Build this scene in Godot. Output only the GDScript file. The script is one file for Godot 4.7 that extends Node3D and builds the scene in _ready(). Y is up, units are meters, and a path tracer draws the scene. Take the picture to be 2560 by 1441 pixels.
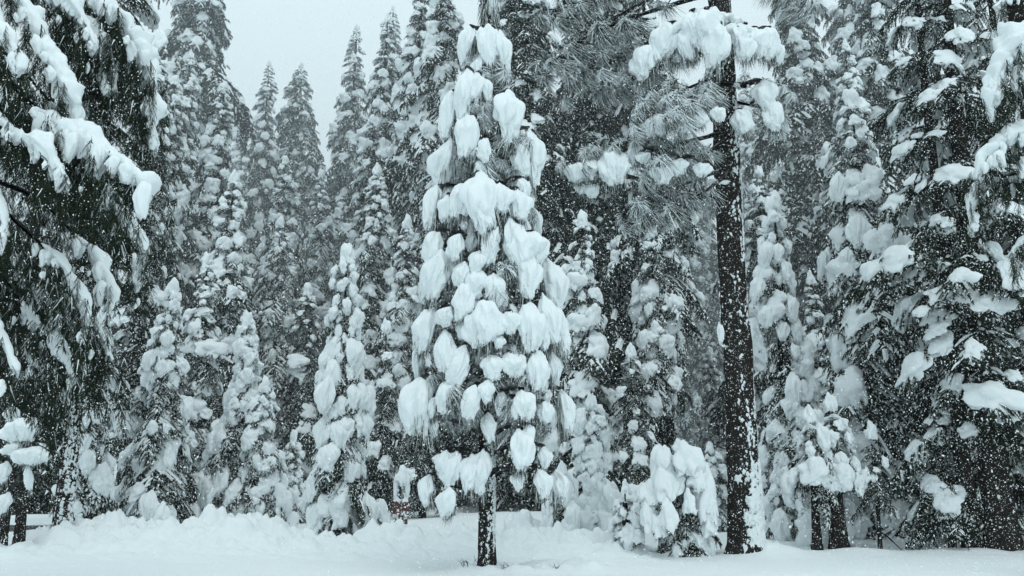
extends Node3D
# A snow-bound conifer forest in falling snow.  Metres, y up, the camera at the origin looking along -z.

var rng := RandomNumberGenerator.new()
var na := FastNoiseLite.new()
var nb := FastNoiseLite.new()
var eye := Vector3(0, 1.6, 0)
var snow_mat: StandardMaterial3D
var flake_mat: StandardMaterial3D
var leaf_mat: StandardMaterial3D
var bark_mat: StandardMaterial3D
var dark_bark_mat: StandardMaterial3D
var pads: Array = []        # pillows of snow that lie on a bough
var crumbs: Array = []      # the same, coarser, for the small ones
var hangs: Array = []       # snow that hangs round a bent pine shoot
var boughs := {}            # kind -> variants of a bough one metre long
var tufts: Array = []
var hangs_small: Array = []
var brooms: Array = []
var strands: Array = []
var dab: ArrayMesh
var unit_trunk: ArrayMesh
var sphere_cache := {}

# ------------------------------------------------------------------ mesh building
class Buf:
	var v := PackedVector3Array()
	var n := PackedVector3Array()
	var c := PackedColorArray()
	var i := PackedInt32Array()
	func tri(a: Vector3, b: Vector3, d: Vector3, col: Color) -> void:
		var nn := (d - a).cross(b - a).normalized()
		var k := v.size()
		v.append(a); v.append(b); v.append(d)
		n.append(nn); n.append(nn); n.append(nn)
		c.append(col); c.append(col); c.append(col)
		i.append(k); i.append(k + 1); i.append(k + 2)
	func tube(p: Array, r: Array, sides: int, col: Color, squash := 1.0) -> void:
		var k := v.size()
		var m := p.size()
		for a in m:
			var t: Vector3 = (p[mini(a + 1, m - 1)] - p[maxi(a - 1, 0)]).normalized()
			var x := t.cross(Vector3.UP if absf(t.y) < 0.9 else Vector3.RIGHT).normalized()
			var y := x.cross(t).normalized()
			for s in sides:
				var w := TAU * s / sides
				var o: Vector3 = x * cos(w) + y * sin(w) * squash
				v.append(p[a] + o * r[a])
				n.append(o.normalized())
				c.append(col)
		for a in m - 1:
			for s in sides:
				var q := k + a * sides + s
				var q2 := k + a * sides + (s + 1) % sides
				i.append(q); i.append(q + sides); i.append(q2)
				i.append(q2); i.append(q + sides); i.append(q2 + sides)
	func mesh(colours := true) -> ArrayMesh:
		var arr := []
		arr.resize(Mesh.ARRAY_MAX)
		arr[Mesh.ARRAY_VERTEX] = v
		arr[Mesh.ARRAY_NORMAL] = n
		if colours:
			arr[Mesh.ARRAY_COLOR] = c
		arr[Mesh.ARRAY_INDEX] = i
		var m := ArrayMesh.new()
		m.add_surface_from_arrays(Mesh.PRIMITIVE_TRIANGLES, arr)
		return m

func smooth_mesh(v: PackedVector3Array, f: PackedInt32Array) -> ArrayMesh:
	var n := PackedVector3Array()
	n.resize(v.size())
	for k in range(0, f.size(), 3):
		var a := f[k]
		var b := f[k + 1]
		var d := f[k + 2]
		var nn := (v[d] - v[a]).cross(v[b] - v[a])
		n[a] += nn
		n[b] += nn
		n[d] += nn
	for k in n.size():
		n[k] = n[k].normalized()
	var arr := []
	arr.resize(Mesh.ARRAY_MAX)
	arr[Mesh.ARRAY_VERTEX] = v
	arr[Mesh.ARRAY_NORMAL] = n
	arr[Mesh.ARRAY_INDEX] = f
	var m := ArrayMesh.new()
	m.add_surface_from_arrays(Mesh.PRIMITIVE_TRIANGLES, arr)
	return m

func ball(level: int) -> Array:
	if sphere_cache.has(level):
		return sphere_cache[level]
	var v := PackedVector3Array()
	var f := PackedInt32Array()
	if level == 0:
		for p in [Vector3.UP, Vector3.RIGHT, Vector3.BACK, Vector3.LEFT, Vector3.FORWARD, Vector3.DOWN]:
			v.append(p)
		for k in 4:
			f.append_array([0, 1 + k, 1 + (k + 1) % 4])
			f.append_array([5, 1 + (k + 1) % 4, 1 + k])
	else:
		var low := ball(level - 1)
		v = low[0].duplicate()
		var g: PackedInt32Array = low[1]
		var mid := {}
		for k in range(0, g.size(), 3):
			var e := []
			for j in 3:
				var a := g[k + j]
				var b := g[k + (j + 1) % 3]
				var key := mini(a, b) * 100000 + maxi(a, b)
				if not mid.has(key):
					mid[key] = v.size()
					v.append((v[a] + v[b]).normalized())
				e.append(mid[key])
			f.append_array([g[k], e[0], e[2], e[0], g[k + 1], e[1], e[2], e[1], g[k + 2], e[0], e[1], e[2]])
	# clockwise seen from outside
	var t := (v[f[2]] - v[f[0]]).cross(v[f[1]] - v[f[0]])
	if t.dot(v[f[0]]) < 0:
		for k in range(0, f.size(), 3):
			var s := f[k + 1]
			f[k + 1] = f[k + 2]
			f[k + 2] = s
	sphere_cache[level] = [v, f]
	return sphere_cache[level]

func shaped(level: int, fn: Callable) -> ArrayMesh:
	var b := ball(level)
	var v := PackedVector3Array()
	for p in b[0]:
		v.append(fn.call(p))
	return smooth_mesh(v, b[1])

func n1(p: Vector3) -> float:
	return na.get_noise_3dv(p)

func n2(p: Vector3) -> float:
	return nb.get_noise_3dv(p)

# a pillow: +z is outwards along the bough, y up; about one unit each way from its middle
func make_pad(sd: float, level: int, droop: float) -> ArrayMesh:
	return shaped(level, func(p: Vector3) -> Vector3:
		var o := Vector3(sd * 17.0, sd * 5.0, -sd * 11.0)
		var q := p
		q *= 0.98 + 0.36 * n1(p * 0.75 + o) + 0.20 * n2(p * 2.2 + o) + 0.07 * n2(p * 5.0 + o) + 0.025 * n2(p * 13.0 + o)
		if q.y < 0.0:
			q.y *= 0.45
			q.y -= 0.55 * maxf(0.0, n2(Vector3(p.x, 0, p.z) * 4.6 + o) + 0.1) * (1.0 - absf(p.y) * 0.7)
		q.y -= droop * (q.z + 0.6) * absf(q.z + 0.6) * 0.35 + 0.22 * q.x * q.x
		return q)

# hanging snow: from y=0 at the neck down to about y=-1, about 0.5 to each side, z is outwards
func make_hang(sd: float, level: int) -> ArrayMesh:
	return shaped(level, func(p: Vector3) -> Vector3:
		var o := Vector3(sd * 13.0, sd * 7.0, sd * 3.0)
		var t := (1.0 - p.y) * 0.5
		var flat := Vector2(p.x, p.z)
		if flat.length() > 0.0001:
			flat = flat.normalized()
		var r := pow(sin(PI * pow(clampf(t, 0.0, 1.0), 0.90)), 0.82 if t < 0.46 else 0.6)
		if t > 0.6:
			r = maxf(r, 0.62 * sqrt(maxf(0.0, 1.0 - pow((t - 0.6) / 0.4, 6.0))))
		r *= 0.52 * (1.0 + 0.30 * n1(Vector3(p.x, t * 1.8, p.z) * 0.8 + o) + 0.24 * n2(Vector3(p.x * 2.0, t * 1.6, p.z * 2.0) + o) * smoothstep(0.0, 0.3, t))
		var q := Vector3(flat.x * r, -t, flat.y * r * 0.8)
		var low := smoothstep(0.45, 1.0, t)
		var fing := n2(Vector3(q.x * 9.0, t * 0.8, q.z * 9.0) + o)
		q.y -= low * (0.09 * fing + 0.06 * n2(Vector3(q.x, 0, q.z) * 22.0 + o))
		q.x += low * 0.05 * n2(Vector3(q.x, q.y, q.z) * 14.0 + o)
		q.y += 0.06 * n1(q * 2.0 + o)
		q.z += 0.16 * sin(t * 2.6) - 0.05
		q.x += 0.05 * n1(Vector3(0, t * 1.5, 0) + o)
		q += p * (0.020 * n2(q * 7.0 + o) + 0.010 * n2(q * 19.0 + o))
		return q)

const NEEDLE := [Color(0.014, 0.025, 0.017), Color(0.020, 0.034, 0.019), Color(0.011, 0.020, 0.016), Color(0.032, 0.042, 0.018)]
const WOOD := Color(0.030, 0.026, 0.023)
const SNOW := Color(0.80, 0.85, 0.86)

func leafcol() -> Color:
	return NEEDLE[rng.randi() % 4]

# a bough one metre long along +z, drooping; pairs of side twigs, needles, snow caught on the twigs
func make_bough(pairs: int, per: int, droop: float, frost: float, needle: float) -> ArrayMesh:
	var b := Buf.new()
	var pts := []
	var rad := []
	for k in 6:
		var z := k / 5.0
		pts.append(Vector3(0.03 * sin(z * 5.0), -droop * z * z, z))
		rad.append(0.016 * (1.0 - 0.8 * z) + 0.002)
	b.tube(pts, rad, 5, WOOD)
	for k in pairs * 2 + 1:
		var z := 0.10 + 0.88 * (k / 2) / float(pairs)
		var side := 1.0 if k % 2 == 0 else -1.0
		var len := (0.46 * pow(1.0 - z * 0.8, 0.8) + 0.06) * rng.randf_range(0.7, 1.25)
		var ang := rng.randf_range(0.75, 1.15)
		if k == pairs * 2:
			z = 0.96; ang = 0.0; len = 0.14
		var root := Vector3(0.03 * sin(z * 5.0), -droop * z * z, z)
		var dir := Vector3(side * sin(ang), -droop * 0.6 * z + rng.randf_range(-0.25, 0.05), cos(ang)).normalized()
		var sag := rng.randf_range(0.25, 0.75) * len
		var tp := func(s: float) -> Vector3:
			return root + dir * len * s + Vector3(0, -sag * s * s, 0)
		b.tube([tp.call(0.0), tp.call(0.5), tp.call(1.0)], [0.006, 0.004, 0.002], 3, WOOD)
		for j in per:
			var s := (j + rng.randf()) / per
			var p: Vector3 = tp.call(s)
			var along: Vector3 = (tp.call(s + 0.05) - p).normalized()
			var out := along.cross(Vector3.UP).normalized()
			for sg in [1.0, -1.0, 0.0]:
				var d: Vector3 = (along * rng.randf_range(0.3, 0.9) + out * sg * rng.randf_range(0.5, 1.0) + Vector3.DOWN * rng.randf_range(0.1, 1.0 if sg != 0.0 else 2.0)).normalized()
				var l := needle * rng.randf_range(0.7, 1.4)
				var w := d.cross(Vector3(rng.randf() - 0.5, rng.randf() - 0.5, rng.randf() - 0.5)).normalized() * needle * 0.13
				b.tri(p - w, p + w, p + d * l, leafcol())
			if rng.randf() < frost * 0.5:
				var d2: Vector3 = (along * 0.6 + out * rng.randf_range(-1.0, 1.0) + Vector3.DOWN * rng.randf_range(0.0, 0.5)).normalized()
				var w2 := d2.cross(Vector3.UP).normalized() * needle * 0.24
				var p2 := p + Vector3(0, needle * 0.16, 0)
				b.tri(p2 - w2, p2 + w2, p2 + d2 * needle * rng.randf_range(0.7, 1.3), SNOW)
		# snow lying on the twig
		if rng.randf() < frost:
			var s0 := rng.randf_range(0.0, 0.4)
			var s1 := rng.randf_range(s0 + 0.2, minf(1.05, s0 + 0.6))
			var up := needle * rng.randf_range(0.3, 0.6)
			var wd := needle * rng.randf_range(0.25, 0.55)
			for j in 3:
				var a: Vector3 = tp.call(lerpf(s0, s1, j / 3.0))
				var d3: Vector3 = tp.call(lerpf(s0, s1, (j + 1) / 3.0))
				var o3 := (d3 - a).cross(Vector3.UP).normalized() * wd
				var u0 := Vector3(0, up * (0.4 if j == 0 else 1.0), 0)
				var u1 := Vector3(0, up * (0.4 if j == 2 else 1.0), 0)
				for sg in [1.0, -1.0]:
					b.tri(a + u0, d3 + u1, a + o3 * sg, SNOW)
					b.tri(d3 + u1, d3 + o3 * sg, a + o3 * sg, SNOW)
	return b.mesh()

# a hanging spray of cedar foliage, one metre long down -y
func make_strand(frost: float) -> ArrayMesh:
	var b := Buf.new()
	b.tube([Vector3.ZERO, Vector3(0.02, -0.5, 0.02), Vector3(0.0, -1.0, 0.05)], [0.008, 0.005, 0.002], 3, WOOD)
	for k in 34:
		var t := k / 34.0
		var root := Vector3(0.03 * sin(t * 6.0), -t, 0.04 * t)
		var yaw := rng.randf() * TAU
		var l := (0.30 * sin(PI * (0.15 + 0.8 * t)) + 0.05) * rng.randf_range(0.6, 1.2)
		var d := Vector3(cos(yaw) * 0.7, -rng.randf_range(0.7, 1.3), sin(yaw) * 0.7).normalized()
		for j in 13:
			var p := root + d * l * (j / 13.0) + Vector3(0, -0.12 * l * pow(j / 13.0, 2.0), 0)
			var dd := (d + Vector3(rng.randf_range(-0.7, 0.7), rng.randf_range(-0.9, 0.1), rng.randf_range(-0.7, 0.7))).normalized()
			var w := dd.cross(Vector3(rng.randf() - 0.5, rng.randf() - 0.5, rng.randf() - 0.5)).normalized() * 0.006
			b.tri(p - w, p + w, p + dd * rng.randf_range(0.05, 0.12), leafcol())
		if rng.randf() < frost:
			var o := d.cross(Vector3.UP).normalized() * 0.016
			var e := root + d * l
			b.tri(root + Vector3(0, 0.01, 0) - o, root + Vector3(0, 0.01, 0) + o, e, SNOW)
	return b.mesh()

# a brush of long pine needles round a shoot that points along +z; about one unit long
func make_tuft(count: int, frost: float, hang: float) -> ArrayMesh:
	var b := Buf.new()
	b.tube([Vector3(0, 0, -0.5), Vector3(0, 0, 0.25)], [0.03, 0.02], 4, WOOD)
	for k in count:
		var yaw := rng.randf() * TAU
		var fwd := rng.randf_range(0.25, 1.5)
		var d := Vector3(cos(yaw), sin(yaw) * 0.8, fwd).normalized()
		var p := Vector3(0, 0, rng.randf_range(-0.35, 0.25))
		var l := rng.randf_range(0.6, 0.95)
		var mid := p + d * l * 0.55 + Vector3(0, -hang * 0.12, 0)
		var tip := p + d * l + Vector3(0, -hang * 0.45, 0)
		var w := d.cross(Vector3(rng.randf() - 0.5, rng.randf() - 0.5, rng.randf() - 0.5)).normalized()
		var white := rng.randf() < frost * (1.3 if d.y > 0.0 else 0.55)
		var col := SNOW if white else leafcol()
		w *= 0.019 if white else 0.013
		b.tri(p - w, p + w, mid + w * 0.8, col)
		b.tri(p - w, mid + w * 0.8, mid - w * 0.8, col)
		b.tri(mid - w * 0.8, mid + w * 0.8, tip, col)
	return b.mesh()

# needles that hang out below and behind a load of snow (same axes as make_hang)
func make_broom(count: int) -> ArrayMesh:
	var b := Buf.new()
	for k in count:
		var yaw := rng.randf() * TAU
		var t := rng.randf_range(0.2, 0.92)
		var rr := rng.randf_range(0.05, 0.40) * (0.7 if t > 0.7 else 1.0)
		var p := Vector3(cos(yaw) * rr, -t, sin(yaw) * rr * 0.8 - 0.10)
		var d := Vector3(cos(yaw) * 0.32 + rng.randf_range(-0.15, 0.15), -1.0, sin(yaw) * 0.32 - 0.12).normalized()
		var l := rng.randf_range(0.22, 0.42)
		var w := d.cross(Vector3(rng.randf() - 0.5, 0, rng.randf() - 0.5)).normalized() * 0.0105
		var col := SNOW if rng.randf() < 0.28 else leafcol()
		var tip := p + d * l + Vector3(0, -0.06, 0)
		b.tri(p - w, p + w, tip - w * 0.3, col)
		b.tri(p + w, tip + w * 0.3, tip - w * 0.3, col)
	return b.mesh()

# ------------------------------------------------------------------ nodes
var taken := {}
func numbered(called: String) -> String:
	var k: int = taken.get(called, 0)
	taken[called] = k + 1
	return called if k == 0 else "%s_%03d" % [called, k]

func thing(called: String, label: String, category: String, group: String, at: Vector3) -> Node3D:
	var o := Node3D.new()
	o.name = numbered(called)
	o.position = at
	o.set_meta("label", label)
	o.set_meta("category", category)
	if group != "":
		o.set_meta("group", group)
	add_child(o, true)
	o.set_meta("count", {})
	return o

func part(root: Node3D, called: String, mesh: Mesh, mat: Material, xf := Transform3D(), kind := "") -> MeshInstance3D:
	var o := MeshInstance3D.new()
	var cnt: Dictionary = root.get_meta("count", {})
	var k: int = cnt.get(called, 0)
	cnt[called] = k + 1
	root.set_meta("count", cnt)
	o.name = called if k == 0 else "%s_%03d" % [called, k]
	o.mesh = mesh
	o.material_override = mat
	o.transform = xf
	if kind != "":
		o.set_meta("kind", kind)
	root.add_child(o, true)
	return o

func many(root: Node3D, called: String, mesh: Mesh, mat: Material, xfs: Array) -> void:
	if xfs.is_empty():
		return
	var mm := MultiMesh.new()
	mm.transform_format = MultiMesh.TRANSFORM_3D
	mm.mesh = mesh
	mm.instance_count = xfs.size()
	for k in xfs.size():
		mm.set_instance_transform(k, xfs[k])
	var o := MultiMeshInstance3D.new()
	var cnt: Dictionary = root.get_meta("count", {})
	var c: int = cnt.get(called, 0)
	cnt[called] = c + 1
	root.set_meta("count", cnt)
	o.name = called if c == 0 else "%s_%03d" % [called, c]
	o.multimesh = mm
	o.material_override = mat
	o.set_meta("kind", "stuff")
	root.add_child(o, true)

func aim(yaw: float, pitch: float, size: Vector3, at: Vector3, roll := 0.0) -> Transform3D:
	var b := Basis(Vector3.UP, yaw) * Basis(Vector3.RIGHT, -pitch) * Basis(Vector3.BACK, roll)
	return Transform3D(b * Basis.from_scale(size), at)

# ------------------------------------------------------------------ firs
# x, z: foot; h: height; r: widest reach; slope: reach gained per metre below the top; low: height of the lowest boughs
# load: share of boughs that carry a pillow; size: of the pillows; sag: how far boughs point down; kind: of bough
func fir(called: String, label: String, group: String, x: float, z: float, h: float, r: float, slope: float, low: float, laden: float, size: float, sag: float, kind: String, sd: int, dense := 1.0, trunk := 0.0) -> Node3D:
	rng.seed = sd
	var o := thing(called, label, "tree", group, Vector3(x, -0.1, z))
	var tr := trunk if trunk > 0.0 else 0.05 + h * 0.0125
	if trunk > 0.0:
		bark_trunk(o, h * 0.97, tr, 0.03, sd, tr * 0.35)
		rng.seed = sd
	else:
		part(o, "trunk", unit_trunk, dark_bark_mat, Transform3D(Basis(Vector3.UP, rng.randf() * TAU) * Basis.from_scale(Vector3(tr, h * 0.97, tr)), Vector3.ZERO))
	if h > 10.0 and trunk == 0.0:
		o.rotation = Vector3(rng.randf_range(-0.02, 0.02), 0, rng.randf_range(-0.022, 0.022))
	var to_eye := (eye - Vector3(x, 1.6, z)).normalized()
	var dist := Vector3(x, 0, z).length()
	var fol := [[], []]
	var small := []
	var yaw := rng.randf() * TAU
	var y := h - 0.15
	var kinds: Array = boughs[kind]
	var va := rng.randi() % kinds.size()
	var ragged := rng.randf() * 100.0
	var left := 0
	while y > low:
		var down := h - y
		if left == 0:
			left = 4 + rng.randi() % 3 + (1 if r > 2.4 else 0)
			y -= lerpf(0.20, 0.72, clampf(down / 6.0, 0.0, 1.0)) / dense * rng.randf_range(0.75, 1.25) * (0.62 if h < 4.0 else 1.0)
			yaw += rng.randf() * 2.0
		left -= 1
		var reach := minf(r, slope * down + 0.16) * rng.randf_range(0.72, 1.18)
		reach *= 1.0 + 0.44 * n1(Vector3(ragged, y * 0.35, sin(yaw)))
		reach = maxf(reach, 0.15)
		var pitch := deg_to_rad(lerpf(4.0, -sag, clampf(down / (0.16 * h + 0.6), 0.0, 1.0)) + rng.randf_range(-9.0, 9.0))
		var at := Vector3(sin(yaw) * tr * 0.3, y + rng.randf_range(-0.08, 0.08), cos(yaw) * tr * 0.3)
		var t := aim(yaw, pitch, Vector3.ONE * reach, at, rng.randf_range(-0.2, 0.2))
		fol[rng.randi() % 2].append(t)
		var out := Vector3(sin(yaw), 0, cos(yaw))
		if rng.randf() < laden * 0.93:
			var ps := size * 0.88 * rng.randf_range(0.6, 1.3)
			var pl := clampf(0.27 * reach + 0.06, 0.10, 0.55) * ps
			var pw := clampf(0.22 * reach + 0.05, 0.09, 0.46) * ps * rng.randf_range(0.8, 1.3)
			var ph := clampf(0.16 * reach + 0.05, 0.08, 0.32) * ps * rng.randf_range(0.8, 1.25)
			pw = minf(pw, 0.42)
			pl = minf(pl, 0.46)
			if kind == "dark":
				ph *= 0.72
				pw *= 1.25
			var zz := rng.randf_range(0.62, 0.86)
			var loc := t * Vector3(0.0, -0.42 * zz * zz, zz) + Vector3(0, ph * 0.30, 0)
			var xf := aim(yaw, pitch - 0.55 * zz - sag * 0.004, Vector3(pw, ph, pl), loc, rng.randf_range(-0.25, 0.25))
			if dist < 62.0 and (out.dot(to_eye) > -0.2 and pw * 2.0 * 2217.0 / dist > 13.0):
				if sag > 29.0 and rng.randf() < (sag - 22.0) / 22.0:
					var hw := minf(pw * rng.randf_range(1.1, 1.6), 0.42)
					part(o, "snow_load", hangs[rng.randi() % hangs.size()], snow_mat, aim(yaw, 0.12, Vector3(hw, hw * rng.randf_range(1.4, 2.3), hw), loc + Vector3(0, ph * 0.9, 0)))
				else:
					part(o, "snow_load", pads[rng.randi() % pads.size()], snow_mat, xf)
			else:
				small.append(xf)
			# smaller loads on the side twigs
			for k in (3 if reach > 0.7 else 1):
				if rng.randf() < 0.36:
					var sx := rng.randf_range(-0.34, 0.34)
					var sz := rng.randf_range(0.3, 0.95)
					var l2 := t * Vector3(sx, -0.42 * sz * sz - 0.10 * absf(sx), sz)
					var s2 := rng.randf_range(0.32, 0.7)
					small.append(aim(yaw + sx * 2.0, pitch - 0.3, Vector3(pw * s2 * 1.1, ph * s2, pl * s2 * 1.2), l2, rng.randf_range(-0.5, 0.5)))
		yaw += TAU / 5.3 + rng.randf_range(-0.3, 0.3)
	# the leader with its cap of snow
	if h < 60.0:
		var cap := 0.10 + 0.02 * minf(h, 8.0)
		part(o, "snow_load", pads[sd % pads.size()], snow_mat, aim(0, 0, Vector3(cap * 0.75, cap * 1.25, cap * 0.75), Vector3(0, h, 0)))
	many(o, "foliage", kinds[va], leaf_mat, fol[0])
	many(o, "foliage", kinds[(va + 1) % kinds.size()], leaf_mat, fol[1])
	many(o, "scattered_snow", crumbs[sd % crumbs.size()] if dist > 30.0 else pads[sd % pads.size()], snow_mat, small)
	return o

# a rounded trunk with plates of bark, and the snow that the wind has stuck to it
func bark_trunk(o: Node3D, h: float, r0: float, r1: float, sd: float, flare: float) -> void:
	var v := PackedVector3Array()
	var f := PackedInt32Array()
	var rings := int(h / 0.09)
	var sides := 40
	for a in rings + 1:
		var y := h * a / rings - 0.25
		var r := lerpf(r0, r1, float(a) / rings) + flare * exp(-maxf(y, 0.0) * 3.0)
		for s in sides:
			var w := TAU * s / sides
			var d := Vector3(cos(w), 0, sin(w))
			var p := Vector3(d.x * 4.2 * sqrt(r0 / 0.28), y * 1.0, d.z * 4.2 * sqrt(r0 / 0.28)) + Vector3(sd, sd, 0)
			var e := minf(absf(n2(p * 1.5)), 0.28) * 0.42 + n2(p * 5.0) * 0.04 + n1(p * 0.6) * 0.10
			v.append(d * r * (0.93 + e) + Vector3(0.02 * sin(y * 0.9 + sd), y, 0))
	for a in rings:
		for s in sides:
			var q := a * sides + s
			var q2 := a * sides + (s + 1) % sides
			f.append_array([q, q2, q + sides, q2, q2 + sides, q + sides])
	part(o, "trunk", smooth_mesh(v, f), bark_mat)

func plaster(o: Node3D, h: float, r0: float, r1: float, count: int, side: float, spread: float, big: float, low_bias: float) -> void:
	var xfs := []
	for k in count:
		var y := h * pow(rng.randf(), low_bias)
		var w := side + rng.randfn(0.0, spread)
		var r := lerpf(r0, r1, y / h)
		var s := big * rng.randf_range(0.5, 1.5) * (1.0 + 0.8 * exp(-y * 1.2))
		var d := Vector3(cos(w), 0, sin(w))
		if n2(Vector3(w * 2.2, y * 0.9, r0 * 40.0)) * 0.6 + n2(Vector3(w * 5.0, y * 2.4, 3.0)) * 0.4 < -0.12 + 0.25 * clampf((y - 2.0) / 8.0, 0.0, 1.0):
			continue
		xfs.append(Transform3D(Basis(Vector3.UP, PI / 2.0 - w) * Basis(Vector3.BACK, rng.randf_range(-0.5, 0.5)) * Basis.from_scale(Vector3(s * rng.randf_range(0.5, 1.0), s * rng.randf_range(0.7, 1.7), s * 0.42)), d * r * rng.randf_range(0.97, 1.05) + Vector3(0.02 * sin(y * 0.9), y, 0)))
	many(o, "plastered_snow", dab, snow_mat, xfs)

# one loaded shoot of a pine: its branch, the snow and the needles under it.  a: where the branch leaves the trunk, b: the neck of the load
func shoot(o: Node3D, a: Vector3, b: Vector3, w: float, len: float, out: float, snow := true) -> void:
	var base := o.position
	var buf := Buf.new()
	var mid := a.lerp(b, 0.62) + Vector3(0, (0.14 + 0.12 * rng.randf()) * a.distance_to(b), 0)
	var pts := []
	var rad := []
	for k in 9:
		var t := k / 8.0
		pts.append(a.lerp(mid, t).lerp(mid.lerp(b, t), t) - base)
		rad.append(lerpf(0.016, 0.008, t))
	buf.tube(pts, rad, 6, WOOD)
	var top := []
	var tr := []
	for k in 9:
		top.append(pts[k] + Vector3(0, 0.020, 0))
		tr.append(lerpf(0.022, 0.044, k / 8.0) * (1.0 + 0.5 * n2(pts[k] * 9.0)))
	buf.tube(top, tr, 6, SNOW)
	var br := part(o, "branch", buf.mesh(), leaf_mat)
	var k := rng.randi() % hangs.size()
	var xf := aim(out + rng.randf_range(-0.25, 0.25), rng.randf_range(0.0, 0.16), Vector3(w, len, w), b - base + Vector3(0, 0.03, 0), rng.randf_range(-0.22, 0.22))
	if snow:
		part(br, "snow_load", hangs[k], snow_mat, xf)
	part(br, "needles", brooms[rng.randi() % brooms.size()], leaf_mat, xf)

func shoot_at(o: Node3D, axis: Vector3, b: Vector3, w: float, len: float) -> void:
	var d := Vector2(b.x - axis.x, b.z - axis.z)
	var a := Vector3(axis.x, b.y - rng.randf_range(0.05, 0.35) * d.length(), axis.z)
	shoot(o, a, b, w, len, atan2(d.x, d.y))

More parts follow.
